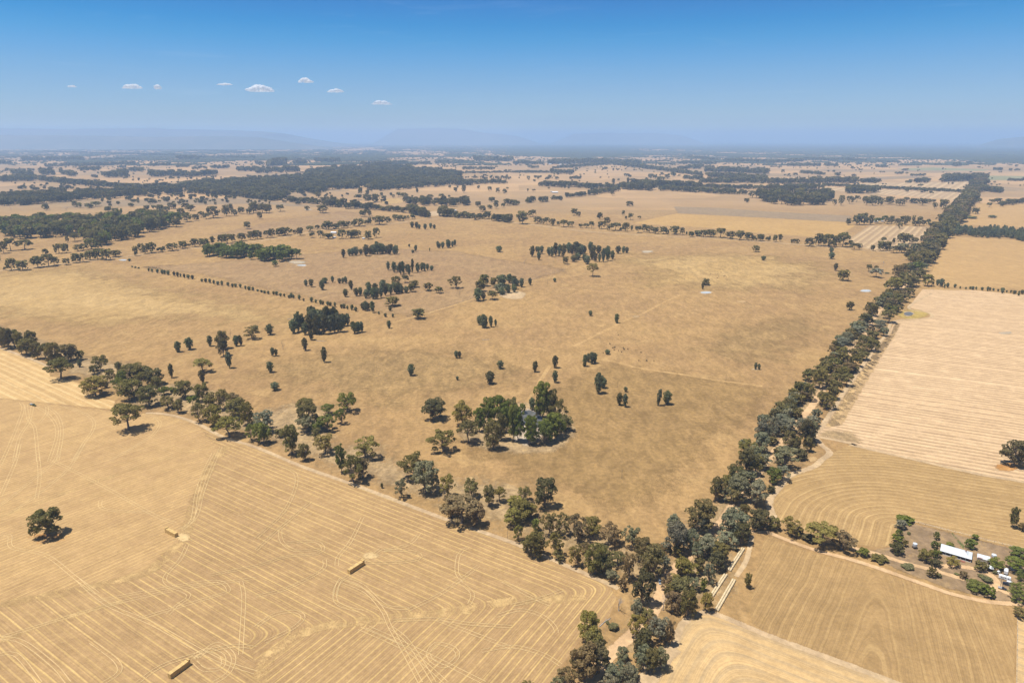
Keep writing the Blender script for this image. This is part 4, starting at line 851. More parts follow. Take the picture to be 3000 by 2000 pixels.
put('A2', '1040,1568,1500,50,c;1095,1580,1515,45,c;1165,1580,1490,60,c;1310,1590,1500,70,c;2260,1520,1430,80,c;2330,1500,1430,60,c;2245,1590,1510,90,c;2370,1520,1440,60,c', "the thick pine group in the middle of the grazed paddock")
put('B2', '925,55,-10,40,c;960,50,-20,35,c;1010,75,0,50,c;1080,80,-15,50,c;1110,80,-10,40,c;1150,70,-20,40,c;1040,60,-30,40,c;1190,50,-40,45,c;1240,40,-50,45,c;1290,35,-40,45,c;1340,30,-40,40,c;1380,25,-30,40,c;1280,0,-70,55,c;1210,10,-60,50,c', "the thick pine group in the middle of the grazed paddock")
put('B2', '1430,15,-60,70,g;1868,60,0,30,s;2170,85,5,95,g', "the gums of the grazed paddock")
put('B2', '2040,100,-10,75,c;2090,90,30,35,c;2260,40,-20,70,c;2320,25,-40,60,c;2370,20,-50,50,c', "the pine group beside the pale bare patch")
put('A3', '15,1560,1460,50,c;85,1540,1465,45,c;50,1530,1480,40,c;168,1522,1458,28,c;395,1492,1458,25,c', "the pine group beside the pale bare patch")
put('A3', '227,1490,1435,15,S', "LONE|bare trunk right of the small pines at the grazed paddock's right end")
put('A3', '325,1470,1430,8,S', "LONE|thin bare stick farthest to the right in the grazed paddock")
put('A3', '115,1335,1280,30,s', "LONE|small twiggy dead tree left of the large right hand pine grove")
pr = "the large pine grove behind the fork topped gum"
put('A3', '182,1260,1175,38,c;225,1215,1170,30,c;245,1220,1175,30,c;272,1235,1170,32,c;247,1293,1225,38,c;345,1250,1180,35,c;370,1265,1180,40,c;400,1255,1150,45,c;435,1260,1165,40,c;470,1265,1165,45,c;520,1225,1140,45,c;550,1240,1160,40,c;590,1230,1125,70,c;610,1270,1190,50,c;640,1240,1160,45,c;665,1235,1165,40,c;570,1305,1255,50,c;605,1290,1235,50,c;720,1215,1138,45,c;745,1240,1170,40,c;735,1290,1200,50,c;665,1310,1245,40,c;690,1330,1255,50,c;765,1305,1230,40,c;795,1230,1168,42,c;803,1310,1235,30,c;838,1310,1190,38,c;880,1300,1180,40,c;923,1285,1215,38,c;860,1240,1185,35,c;973,1232,1165,40,c;1022,1230,1175,25,c;1053,1228,1175,30,c', pr)
put('A3', '492,1330,1262,60,g', pr)
put('A3', '742,1442,1320,100,y', "LONE|tall fork topped gum in front of the right hand pine grove")
put('A3', '1785,1520,1460,80,g', "LONE|low spreading gum beside the pale dam in mid paddock")
put('A3', '1752,1560,1510,20,c;2308,1295,1258,36,c', "the far side of the central paddock")
put('A3', '2238,1215,1158,65,g', "LONE|round gum standing alone below the far belt on the right")
put('A4', '580,1225,1183,42,c;582,1280,1228,45,c;620,1390,1328,38,c', "the vertical row of pines in the right of the paddock")
put('A4', '690,1480,1382,110,g', "LONE|spreading gum with a wide shadow in the upper right paddock")
put('A4', '925,1395,1333,50,g;990,1450,1365,110,b;993,1375,1343,30,g', "the little group near the windmill")
put('A4', '1090,1415,1400,40,h;1870,910,885,85,h;2058,903,875,60,h', "the upper right fields")
put('A4', '1515,1520,1490,22,c;1555,1525,1472,35,c;1588,1535,1472,38,c;1620,1548,1515,18,c;1650,1545,1505,30,c;1712,1545,1515,25,c', "the fence line right of the road belt")
belt('A4', '1760,1552,2352,1600,16,30', "the fence line right of the road belt", 'c', .8)
put('B4', '2150,30,-5,24,c;2260,35,5,32,c;2300,50,25,24,c', "the fence line right of the road belt")
# mid distance: roadside belt on the left
lb = "the roadside gums at the left edge of the middle distance"
put('A1', '110,1385,1275,90;210,1385,1295,110;350,1360,1255,110;450,1350,1235,110;500,1340,1260,80;610,1335,1275,65;700,1315,1230,75;765,1310,1225,75;830,1290,1205,80;900,1285,1190,90;980,1290,1190,100;1065,1262,1200,95;35,1230,1120,70;100,1205,1090,90;230,1195,1105,115;545,1230,1140,80;610,1225,1140,55;420,1240,1190,40;720,1210,1150,70;770,1200,1140,60;840,1190,1090,100;900,1190,1130,70;690,1120,1045,80;620,1130,1075,30;0,1300,1240,20;45,1385,1355,25', lb)
wood('A1', '0,1100 350,1095 500,1090 700,1080 800,1120 950,1170 1100,1130 1480,1010 1640,990 1600,930 1250,940 900,970 500,970 0,1010', 235, 115, "the big open wood on the left", 'gggk', .8)
put('A1', '425,835,780,55;690,805,750,50;735,810,765,45;820,815,770,60;880,800,755,65;995,850,800,60;1015,810,775,25;1060,850,815,50;1205,802,768,40;1270,768,742,22;1385,780,745,38;1350,835,790,50;1415,830,790,35;1470,845,785,70;1535,850,800,50;1575,820,765,60;1605,822,775,35;1705,820,770,55;1750,840,785,75;1665,885,815,65;1720,940,855,85;1800,930,870,55;1850,900,845,55;1895,915,860,60;1960,905,800,110;2080,890,785,70;2125,850,775,40;2155,885,825,50;2215,865,805,60;2290,870,820,55;2330,860,760,80;2272,1005,940,60', "the scattered gums above the left wood")
put('A1', '615,845,800,25,s;100,830,800,25,s', "the pale field above the left wood")
put('A1', '1250,1252,1165,45;1300,1220,1140,55;1335,1235,1160,50;1390,1225,1130,85;1475,1218,1175,50;1505,1200,1165,25;1585,1205,1135,90;1680,1185,1115,90;1735,1165,1140,22;1790,1170,1095,70;1870,1165,1090,110;1955,1145,1075,45;2040,1140,1060,70;2090,1140,1050,90;2140,1125,1055,50;2220,1115,1045,75;2305,1105,1030,60;2345,1100,1020,50', "the gum line above the green wood")
gw = "the dense green wood in the left middle distance"
wood('A1', '1890,1240 1900,1265 2190,1290 2352,1300 2352,1240 2200,1225', 26, 98, gw, 'k', .95)
wood('A2', '-10,1240 0,1300 130,1320 300,1300 340,1270 200,1240', 26, 98, gw, 'k', .95)
put('A2', '375,1280,1190,85,k;175,1350,1295,60,k', gw)
wood('A1', '0,800 300,785 660,755 850,740 1000,735 1200,715 1450,700 1700,690 1640,640 1500,640 1000,680 700,690 0,730', 330, 62, "F", 'dgd', .9)
belt('A1', '360,560,640,590,22,45;640,590,1000,620,26,45;1000,620,1600,660,40,45', "F", 'dg')
wood('A2', '-572,690 -352,702 -180,712 0,735 60,745 270,750 290,665 480,680 560,700 640,660 760,640 1000,640 1150,660 1400,640 1700,615 1990,605 1870,565 1880,510 1620,480 1400,460 1150,455 700,470 480,500 450,540 100,560 -500,590 -700,620', 2300, 48, "F", 'dgd', .95)
belt('A1', '110,500,310,520,14,40;380,510,500,510,8,60;560,500,700,530,8,50;0,570,330,560,25,50;960,530,1180,530,12,50;1380,520,1720,520,25,50;1720,530,2000,510,18,50;2180,470,2352,475,14,40;160,640,240,640,3,30;300,650,370,655,3,35;450,660,660,635,9,35;700,435,1240,415,30,30;420,440,700,430,14,30;0,410,110,420,5,35;730,470,930,470,9,35;850,530,900,540,5,30;1080,450,1160,450,3,25;1190,480,1330,480,7,40;1040,500,1180,500,8,45;1380,430,1560,425,9,30;1620,440,1740,440,8,30;1760,460,1910,455,5,30;1940,450,2100,450,10,30;200,380,760,375,30,35;0,360,500,335,34,15;760,375,1250,370,25,18;0,295,400,305,24,12;400,305,1250,325,60,18;1270,330,1620,335,24,20;1630,365,1820,370,20,35;1820,355,2352,360,34,20;1730,290,2352,310,40,15;50,475,330,480,8,25;900,500,960,505,2,25;1410,560,1,560,1,30', "F", 'dg')
belt('A2', '0,490,400,480,25,50;110,430,280,420,14,60;350,415,480,410,7,35;540,385,780,395,14,35;320,380,470,380,8,20;0,410,80,420,4,30;970,420,1400,405,34,30;850,400,960,400,6,10;1100,440,1240,430,10,45;1420,420,1600,410,9,25;1680,435,1850,440,8,15;1900,460,2200,460,18,25;1650,400,2000,395,22,20;2000,380,2352,385,30,40;1780,500,2352,490,40,22;320,530,460,530,8,25;1880,600,1990,600,8,50;2000,590,2300,590,14,40;300,755,600,780,14,50;610,790,820,810,9,70;820,815,1100,830,12,60;1110,830,1380,855,14,45;1400,860,1590,900,13,75;1690,890,1800,890,9,80;1820,900,2000,905,10,50;2010,915,2150,915,4,60;2170,925,2352,945,9,65;1920,540,2200,545,6,22;2200,545,2352,550,6,25', "F", 'dgg')
wood('A2', '1340,785 1600,800 1900,805 1990,765 1700,750 1380,755', 64, 58, "F", 'gd', .8)
put('A2', '35,915,850,42;225,845,785,70;470,835,795,35;615,858,785,95;575,722,668,50;697,740,695,30;960,690,625,40;940,740,690,50;1010,745,690,60;1025,700,650,35;1100,760,685,70;1155,710,672,28;1175,735,700,35;1263,720,690,25;1312,712,668,40;1357,725,675,50;1480,675,632,22;1600,730,690,50;1705,722,683,45;1775,720,695,20;1833,665,625,30;1910,675,605,40;2045,635,607,25;2143,655,617,35;2225,675,630,35;2283,680,640,35;2165,755,715,50;2205,820,745,45;2040,800,755,45;2080,850,790,60;2148,820,785,38;2270,810,770,30;2310,790,730,70;60,860,775,80;100,862,780,50;125,855,780,45;10,850,780,40;975,895,835,50;1010,895,830,45;1045,890,835,35', "the scattered gums before the dark forest")
put('A2', '15,1100,1020,60;45,1095,1030,30;105,1085,1020,60;148,1085,1005,60;215,1070,1000,60;270,1065,990,110;355,1050,1015,35;405,1065,995,60;497,1030,980,65;565,1010,970,38;620,1005,970,40;665,1010,935,90;730,1005,958,55;790,1000,930,80;850,995,935,50;900,980,935,40;945,980,910,95;1010,965,925,35;1045,965,900,40;1135,965,885,110;1210,945,895,50;1280,925,875,45;1325,930,880,60;1370,920,885,25;1400,918,883,25;1440,915,870,40', "the gum line along the belt road")
put('A2', '517,1085,1040,42;593,1085,1020,55;670,1095,1045,75;790,1095,1010,70;870,1090,1020,80;905,1090,1015,60;940,1080,1020,55;1035,1100,1022,75;1105,1085,995,60', "the small farmstead beyond the green wood")
put('A3', '95,960,845,100;170,895,835,50;195,890,832,50;235,955,893,70;285,965,910,35;320,965,900,50;370,975,912,60;423,975,937,28;475,988,922,70;540,990,935,55;630,997,960,35;682,997,957,45;730,1002,937,45;820,1005,935,65;873,972,900,62;887,1018,980,35;950,1020,950,95;998,1025,993,20;1043,1028,948,65;1100,1022,975,25;1160,1040,980,60;1212,1035,965,45;1262,1040,975,65;1320,1050,990,60;1390,1052,985,70;1428,1055,1015,25;1492,1055,978,85;1562,1060,995,45;1603,1060,1030,15;1645,1078,1030,45;1705,1070,1020,60;1760,1080,1015,55;1820,1080,1012,90;1915,1085,1000,90;2005,1095,1028,90;2092,1105,1022,75;2170,1110,1040,70;2220,1112,1070,45;2280,1115,1055,70;2345,1120,1080,30', "the long gum line behind the central paddock")
put('A3', '1080,797,752,52;570,882,820,60;612,893,848,32;806,918,855,50;1022,882,838,28;1047,918,888,18;1088,922,862,48;1170,915,887,28;345,545,510,30;325,563,530,30;410,553,525,30;980,565,543,20;1117,575,542,30;930,600,545,30;1065,600,535,30;1370,560,525,60;1425,545,505,45;1480,525,480,40;1275,535,500,45;1315,545,510,35;1235,565,535,25;150,550,520,30;215,540,515,25;240,550,518,25;1378,510,487,30;1535,522,508,30;145,660,635,15;200,662,640,28;925,700,630,40', "the scattered gums beyond the long gum line")
belt('A3', '0,790,60,790,3,45;130,770,210,745,5,50;255,765,320,750,3,45;365,735,460,740,5,40;490,720,680,700,9,40;700,695,980,660,16,45;250,610,1000,640,45,45;1000,640,1300,650,22,60;1360,650,2050,685,40,45;1100,610,1730,630,45,55;1740,630,2352,640,36,35;2070,690,2160,690,3,40;530,548,640,548,6,30;1030,525,1095,528,3,28;370,455,900,415,45,25;900,410,1750,520,85,35;1520,460,1750,450,16,35;1770,480,2352,500,45,50;1790,530,2352,560,45,45;1580,545,1760,560,12,35;1740,580,2010,580,18,40;1920,580,2352,580,25,45;0,490,350,490,34,20;360,495,560,500,16,35;10,410,290,415,24,30;340,410,900,400,60,40;900,400,1180,410,26,35;1200,395,1460,385,24,15;1270,412,1420,412,10,12;1520,405,1880,412,34,25;1620,350,1900,385,24,25;1940,385,2352,400,40,30;830,460,880,458,3,25;150,445,250,448,5,25', "F", 'dgg')
put('A3', '2210,720,655,70;2155,762,725,40', "the gum wood right of the pale stubble strip")
wood('A4', '-60,760 0,790 480,795 610,745 480,700 0,700 -100,720', 120, 82, "the gum wood right of the pale stubble strip", 'gdd', .85)
belt('A4', '0,650,450,640,34,50;1590,570,1960,560,36,60;1355,580,1480,578,10,40;850,580,1030,578,13,40;390,580,820,582,32,50;0,590,400,585,26,45;500,610,1800,670,110,25;720,675,880,672,12,60;910,680,1020,660,6,55;870,750,1050,760,8,45;1960,650,2150,675,16,45;2200,565,2352,565,14,25;2130,790,2352,770,14,45;170,430,480,430,26,28;520,430,640,430,9,28;15,440,130,440,8,12;300,495,520,510,20,28;875,435,945,435,5,12;990,440,1095,440,10,20;1235,470,1290,470,4,18;1165,502,1240,502,6,20;1315,518,1440,520,10,20;1020,490,1080,490,3,15;1300,410,1490,412,16,15;1530,420,1590,420,6,20;1690,430,1770,430,6,35;1820,410,1885,410,5,25;1920,420,1980,420,4,18;2070,465,2150,470,6,25;2265,470,2310,470,3,22;0,400,330,385,34,28;330,370,900,385,70,22;1000,390,1210,400,22,18;440,455,460,455,1,25', "F", 'dgg')
put('A4', '1270,665,625,35;1420,670,628,60;1495,690,660,28;1405,618,592,30;465,650,590,25;500,640,600,35;605,490,465,20;635,522,488,42;245,515,490,40;192,515,495,22;135,490,460,25;787,527,502,38;775,455,430,25;1310,575,550,38;1905,868,812,65;1940,765,725,35;2030,805,765,35;2055,770,735,45;2110,775,725,55;2150,800,760,35;2010,600,550,40;1275,508,485,22;2225,475,450,30;2280,435,415,28', "F")
put('A4', '610,790,735,35;670,790,700,50;750,775,705,55;815,760,700,50;900,788,720,50;960,790,700,80;1035,790,740,45;1110,780,710,90;1210,790,730,80;1270,760,715,40;1345,770,725,70;1415,790,725,70;1460,770,730,60;1520,760,735,40;1530,820,765,40;1610,820,735,80', "the gum row between the striped fields")
put('A4', '738,968,908,48;810,965,880,60;840,968,870,80;880,940,860,60;900,968,900,55;940,970,880,50;1010,955,905,60,k;1070,955,885,50,k;1100,960,900,50;1135,955,885,45;1185,970,910,45;1210,1002,950,38;1235,960,890,50;1265,970,885,45;1300,940,893,20;1330,975,885,35;1355,980,930,40;1390,980,895,50;1430,980,925,40;1473,960,915,28;1500,985,950,50;1540,985,940,55', "the garden of the far farmstead")
put('A4', '960,1205,1155,40;1030,1205,1120,60;1062,1125,1082,38;1060,1205,1130,45;1100,1205,1120,55;1152,1140,1090,25;1150,1225,1165,60;1205,1120,1055,45;1240,1145,1045,85;1300,1140,1060,55;1225,1225,1140,90,b;1180,1225,1160,45;1260,1200,1150,50;1350,1140,1085,55;1335,1225,1145,70,b;1405,1120,1068,25;1380,1190,1140,40', "the trees below the striped field")
put('A4', '15,1115,1070,18;65,1125,1062,42;110,1120,1055,42;218,1135,1100,22;242,1135,1098,25;270,1138,1098,28;380,1165,1088,85,d;465,1160,1052,80,d;510,1165,1075,50;550,1165,1052,90;580,1175,1110,60;610,1170,1070,50;685,1170,1035,105;650,1150,1060,50;715,1170,1130,30;755,1175,1110,45;792,1195,1135,60;838,1195,1140,45', "the right end of the long gum line")
wood('A4', '1690,1065 1900,1080 2200,1105 2352,1125 2352,1060 2000,1040 1760,1030', 120, 66, "PLANT", 'c', .5)
belt('A4', '2352,1110,3000,1160,20,66', "PLANT", 'c', .5)

wood('B4', '560,900 700,800 900,480 1130,200 1250,60 1180,60 1040,260 860,480 700,700 560,840', 26, 85, "the right line of the road belt beside the pale swaths", 'gnd', 1.0)
wood('B4', '240,1040 420,780 600,560 760,380 960,120 1080,40 1120,100 980,250 800,440 640,640 480,860 300,1080', 30, 85, "the left line of the road belt, middle part", 'gnb', 1.0)
wood('B4', '-60,1380 60,1180 230,1020 300,1060 200,1240 60,1440', 12, 100, rB, 'bg', 1.0)
wood('C3', '1380,360 1620,60 1680,120 1480,400 1400,460 1420,400', 8, 100, rA, 'gb', 1.0)
rsc = random.Random(77)
def nz2(X, Y): return math.sin(X / 410 + 1.3 * math.sin(Y / 700)) + math.sin(Y / 530 + 1.7 * math.sin(X / 900 + 2)) + .7 * math.sin((X + Y) / 210)
for _ in range(15000):
    x = rsc.uniform(-40, 3040); y = rsc.uniform(448, 600) if x < 1250 else rsc.uniform(440, 565)
    p = P(x, y); k_ = nz2(p.x, p.y); dens_ = (.16 if x < 900 else .10 if x < 2250 else .06) * (1.4 if y < 500 else .75) * (2.2 if k_ > 1.0 else 1.0 if k_ > 0 else .28)
    if 1790 < x and y > 545 or (x > 1150 and x < 2300 and y > 555): dens_ *= .12
    if rsc.random() > dens_: continue
    for q_ in range(rsc.choice([1, 1, 1, 2, 3])):
        xx = x + rsc.gauss(0, 6) * (q_ > 0); s_ = ppm(p.x, p.y); hh = s_ * rsc.uniform(9, 17); one(xx, y, y - hh, hh * rsc.uniform(.7, 1.1), rsc.choice('dgd'), "F")

# ------------------------------------------------------------------ split into individuals and the rest
ORD = ['leftmost', 'second from the left', 'third from the left', 'fourth from the left', 'fifth from the left', 'sixth from the left', 'seventh from the left', 'eighth from the left', 'ninth from the left', 'tenth from the left',
       'eleventh from the left', 'twelfth from the left', 'thirteenth from the left', 'fourteenth from the left', 'fifteenth from the left']
def visible(t):
    x, y = proj(t[1], t[2], t[3] * .6); return -30 < x < 3030 and y < 2040
LOW, UNIQ = {}, set()
def pick(sp_, cap):
    a_ = sorted([t for t in TREES if t[0] == sp_ and t[7] not in ("F", "PLANT") and visible(t)], key=lambda t: -t[8])
    return a_[:cap], a_[cap:]
gums, gum_rest = pick('gum_tree', 292); pines, pine_rest = pick('pine_tree', 292)
others = [t for t in TREES if t[0] in ('dead_tree', 'stag', 'shrub')]
keep = set(map(id, gums)) | set(map(id, pines)) | set(map(id, others))
rest = [t for t in TREES if id(t) not in keep]
def sizeword(t, med):
    return 'tall' if t[3] > 1.22 * med else 'low' if t[3] < .8 * med else 'mid sized'
NTH = ['', 'second ', 'third ', 'fourth ', 'fifth ', 'sixth ', 'seventh ', 'eighth ', 'ninth ', 'tenth ', 'eleventh ', 'twelfth ', 'thirteenth ', 'fourteenth ', 'fifteenth ', 'sixteenth ', 'seventeenth ', 'eighteenth ', 'nineteenth ', 'twentieth ']
def place(lst, noun, protos, cat, pn=('crown', 'trunk')):
    cl = {}
    for t in lst: cl.setdefault(t[7], []).append(t)
    for c_, ts in cl.items():
        if c_.startswith('LONE|'):
            for t in ts: t.append(c_[5:]); t.append(None)
            continue
        med = sorted(t[3] for t in ts)[len(ts) // 2]; bucket = {}
        for t in ts: bucket.setdefault((sizeword(t, med), t[5] if cat != 'pine tree' else 'c'), []).append(t)
        for (sw, tn), bs in bucket.items():
            bs.sort(key=lambda t: proj(t[1], t[2])[0]); n_ = len(bs)
            tw = TWORD.get(tn, '') + ' ' if cat in ('tree', 'shrub') and tn in TWORD else ''
            for i, t in enumerate(bs):
                if n_ == 1: lb = f"only {sw} {tw}{noun} in {c_}"
                elif i < (n_ + 1) // 2: lb = f"{NTH[min(i, 19)]}leftmost {sw} {tw}{noun} in {c_}" if i else f"leftmost {sw} {tw}{noun} in {c_}"
                else: lb = f"{NTH[min(n_ - 1 - i, 19)]}rightmost {sw} {tw}{noun} in {c_}"
                t.append(lb); t.append(c_)
    gname = {'pine tree': 'native pines dotted over the paddocks', 'tree': 'gum trees of the belts and paddocks', 'dead tree': 'dead trees', 'shrub': 'low shrubs'}[cat]
    for t in lst:
        sp_, X, Y, h, w, tn, sh, c_, _, lb, _g = t
        lb = lb.replace("in the open grass", "on the open grass")
        ws = lb.split()
        if len(ws) > 16: lb = ' '.join(w_ for w_ in ws if w_ not in ('mid', 'sized', 'the'))
        pr_ = random.choice(protos(t)); rz = random.uniform(0, 6.28)
        if isinstance(pr_, tuple):
            e = empty('gum_tree' if sp_ == 'gum_tree' else sp_, (X, Y, 0), rz, (w, w, h)); col = (*tone(tn), 1)
            if tn == 'c': col = (*(tone('c') if random.random() < .7 else tone('d')), 1)
            o = link(pn[0], pr_[0], e); o.color = col; link(pn[1], pr_[1], e)
            if sp_ == 'pine_tree': e.rotation_euler = (random.gauss(0, .05), random.gauss(0, .05), rz)
        else:
            e = link('dead_tree', pr_); e.location = (X, Y, 0); e.rotation_euler = (0, 0, rz); e.scale = (max(w, .25 * h) * 1.0, max(w, .25 * h), h)
        tag(e, lb, cat, gname)
place(gums, 'gum', lambda t: GUM[t[6]], 'tree')
place(pines, 'pine', lambda t: PINE, 'pine tree')
place([t for t in others if t[0] == 'shrub'], 'bush', lambda t: BUSH, 'shrub', ('foliage', 'stem'))
place([t for t in others if t[0] == 'dead_tree'] + [t for t in others if t[0] == 'stag'], 'dead tree', lambda t: DEAD if t[0] == 'dead_tree' else STAG, 'dead tree')
def it(t): return (t[1], t[2], t[3], t[4], t[5], t[6] if t[6] else 'round')
merged("distant_gum_trees", [it(t) for t in rest if t[0] == 'gum_tree' and t[7] != 'PLANT'], "dark gum belts, woods and scattered gums of the middle distance", kind='stuff')
merged("pine_plantation", [it(t) for t in rest if t[0] == 'pine_tree'], "dark green pine plantation strip right of the road belt and far pines", kind='stuff')

# ------------------------------------------------------------------ the far plain: clumps and woods running to the horizon
def far_clump(V, F_, A, X, Y, rx, ry, h, tcol, n=9, rs=RNG):
    o = len(V); an = np.linspace(0, 2 * math.pi, n, endpoint=False) + rs.random() * 6
    rr_ = .7 + .45 * rs.random(n)
    for zf, rf in ((0, .95), (.72, 1.0), (1.0, .62)):
        for a_, q in zip(an, rr_): V.append((X + math.cos(a_) * rx * q * rf, Y + math.sin(a_) * ry * q * rf, h * zf * (.85 + .3 * rs.random()) if zf else 0))
    V.append((X, Y, h * .98))
    for k in range(n):
        j = (k + 1) % n
        F_ += [(o + k, o + j, o + n + j, o + n + k), (o + n + k, o + n + j, o + 2 * n + j, o + 2 * n + k), (o + 2 * n + k, o + 2 * n + j, o + 3 * n, o + 3 * n)]
    A += [(*tcol, 1)] * (3 * n + 1)
def fbm(X, Y, s, seed):
    v = 0; amp = 1; rs = np.random.default_rng(seed)
    for o in range(4):
        k = rs.normal(size=(5, 2)) * (2 ** o) / s * 6.28; ph = rs.random(5) * 6.28
        v = v + amp * np.sin(X * k[:, 0, None] + Y * k[:, 1, None] + ph[:, None]).mean(0); amp *= .62
    return v
V = []; F_ = []; A = []
N_ = 230000
ypx = 412.5 + 100 * RNG.random(N_) ** 1.7; xpx = RNG.uniform(-150, 3150, N_)
pts = [P(a_, b_) for a_, b_ in zip(xpx, ypx)]; X = np.array([p.x for p in pts]); Y = np.array([p.y for p in pts])
dens = fbm(X, Y, 3800, 3) + .75 * fbm(X, Y, 1300, 8) * .7
for i in range(N_):
    x, y = xpx[i], ypx[i]; d = Y[i]
    # how wooded the photograph is at this place: forest to the right and near the horizon, open paddocks in the left
    if x > 1480: lim = .30 - .0 + (-1.25 if y < 417 + 26 * max(0, min(1, (x - 1500) / 600)) + (12 if x > 2600 else 0) - 3 else 0) + (0.12 if y > 455 else -.16)
    else: lim = .26 + (-.34 if 405 < y < 430 and x > 700 else 0) + (-.9 if y < 416 + (6 if x < 350 else 0) else 0) + (.22 if y > 470 else -.05 if y > 440 else -.12)
    if y > 462: lim += .14
    if y > 485: continue
    lim -= (-.10 if x < 1450 and y > 417 else .16) if y < 455 else .10
    if dens[i] < lim - .10 and not (RNG.random() < (.05 if y > 430 else .02)): continue
    solid = dens[i] >= lim - .10; big = (d / 9000) if solid else (d / 22000)
    rx = min(300, RNG.uniform(12, 42) * max(.45, big)); ry = min(400, RNG.uniform(14, 55) * max(.5, big))
    b = RNG.uniform(.75, 1.2); far_clump(V, F_, A, X[i], Y[i], rx, ry, RNG.uniform(8, 15), (.080 * b, .082 * b, .048 * b), 6)
tris = [f for f in F_ if f[2] == f[3]]; quads = [f for f in F_ if f[2] != f[3]]
me = D.meshes.new("far_clumps"); me.from_pydata(V, [], [f[:3] for f in tris] + quads); at = me.attributes.new('tint', 'FLOAT_COLOR', 'POINT'); at.data.foreach_set('color', np.array(A, np.float32).ravel()); me.materials.append(M_LEAFV); me.update()
tag(link("far_woodland", me), "patchy woodland and tree clumps on the far plain", kind='stuff')
# solid forests: a canopy with a rough top
def forest(name, pts, label, seed=1, h=13, cell=120):
    q = np.array([(p.x, p.y) for p in pts]); lo, hi = q.min(0), q.max(0); cx_ = max(cell, (hi[0] - lo[0]) / 260); cy_ = max(cell, (hi[1] - lo[1]) / 200)
    xs = np.arange(lo[0], hi[0] + cx_, cx_); ys = np.arange(lo[1], hi[1] + cy_, cy_); gx, gy = np.meshgrid(xs, ys); X, Y = gx.ravel(), gy.ravel(); ins = np.zeros(X.shape, bool)
    nz = fbm(X, Y, 2600, seed) * 260; Xq = X + nz; Yq = Y + fbm(X, Y, 2000, seed + 5) * 300
    for i in range(len(q)):
        a_, b_ = q[i], q[(i + 1) % len(q)]; c_ = (a_[1] > Yq) != (b_[1] > Yq); dy = b_[1] - a_[1]
        ins ^= c_ & (Xq < a_[0] + (Yq - a_[1]) * (b_[0] - a_[0]) / (dy if abs(dy) > 1e-6 else 1e-6))
    clear = fbm(X, Y, 2300, seed + 9) + .5 * fbm(X, Y, 700, seed + 2); ins &= clear < .72
    rs = np.random.default_rng(seed); Z = np.where(ins, h * (.85 + .35 * rs.random(len(X))), -2.0)
    idx = np.arange(len(X)).reshape(gx.shape); F2 = np.stack([idx[:-1, :-1], idx[:-1, 1:], idx[1:, 1:], idx[1:, :-1]], -1).reshape(-1, 4); F2 = F2[ins[F2].any(1)]
    used = np.unique(F2); mp = -np.ones(len(X), int); mp[used] = np.arange(len(used)); b = rs.uniform(.85, 1.15, len(X))
    col = np.stack([.062 * b, .068 * b, .042 * b, np.ones(len(X))], 1)
    tag(link(name, npmesh(name, np.stack([X, Y, np.maximum(Z, .0) - (Z < 0) * .9], 1)[used], mp[F2], M_LEAFV, {'tint': ('FLOAT_COLOR', col[used])})), label, kind='stuff')
forest("forest", [P(1480, 414.2), P(3300, 414.2), P(3300, 478), P(2860, 477), P(2830, 470), P(2700, 462), P(2560, 456), P(2400, 447), P(2200, 441), P(1950, 436), P(1700, 430), P(1500, 425)], "vast dark forest reaching to the horizon on the right", 4)
forest("forest", [P(-300, 414.2), P(900, 414.2), P(1480, 414.2), P(1480, 421), P(1100, 418.5), P(700, 417), P(420, 417.5), P(300, 424), P(0, 420), P(-300, 424)], "thin dark forest line below the left range", 6)
forest("forest", [P(1110, 417), P(1500, 418), P(1500, 424), P(1300, 426), P(1150, 423)], "forest strip near the middle of the horizon", 12)
forest("forest", [P(1500, 428), P(1850, 434), P(1880, 456), P(1700, 463), P(1560, 458), P(1480, 450)], "dark forest patch left of the far right forest", 15)

# ================================================================== BUILT AND PLACED THINGS
M_WHITE = plain("white_paint", (.72, .73, .74), .35, .5, var=.04)
M_ROOF = None
m_, g = mat("corrugated_roof"); oc = g.n('ShaderNodeTexCoord').outputs['Object']
cr_ = g.n('ShaderNodeTexWave', wave_type='BANDS', bands_direction='X', wave_profile='SIN'); g.put(cr_.inputs['Vector'], oc); g.put(cr_.inputs['Scale'], 2.2)
c = g.mix(g.step(g.noise(oc, .5, 4), .35, .7), (.60, .63, .65), (.52, .56, .58)); c = g.mix(g.m('MULTIPLY', cr_.outputs[1], .22), c, (.40, .43, .45)); g.surf(c, .42, .4); M_ROOF = m_
M_RUST = plain("rusty_pink_iron", (.50, .36, .33), .6, .3, var=.25, scale=.9)
M_BRICK = plain("brick_wall", (.26, .11, .075), .9, .1, var=.3, scale=3)
M_DARKWALL = plain("verandah_wall", (.11, .10, .11), .8, .2, var=.2)
M_GLASS = plain("window_glass", (.02, .025, .03), .08, .6, var=.1)
M_STEEL = plain("galvanised_steel", (.48, .50, .52), .4, .5, metal=.5, var=.12)
M_TYREB = plain("tyre_rubber", (.02, .02, .02), .85, .2)
M_GREY = plain("grey_blue_paint", (.27, .32, .37), .3, .5, var=.04)
M_NAVY = plain("dark_blue_paint", (.022, .028, .05), .25, .5, var=.1)
M_GREEN = plain("tractor_green", (.03, .12, .06), .4, .5, var=.1)
M_YELLOW = plain("rim_yellow", (.55, .45, .08), .5, .4)
M_POLE = plain("weathered_timber", (.20, .17, .14), .9, .1, var=.3, scale=3)
M_CONC = plain("concrete", (.42, .40, .36), .9, .1)
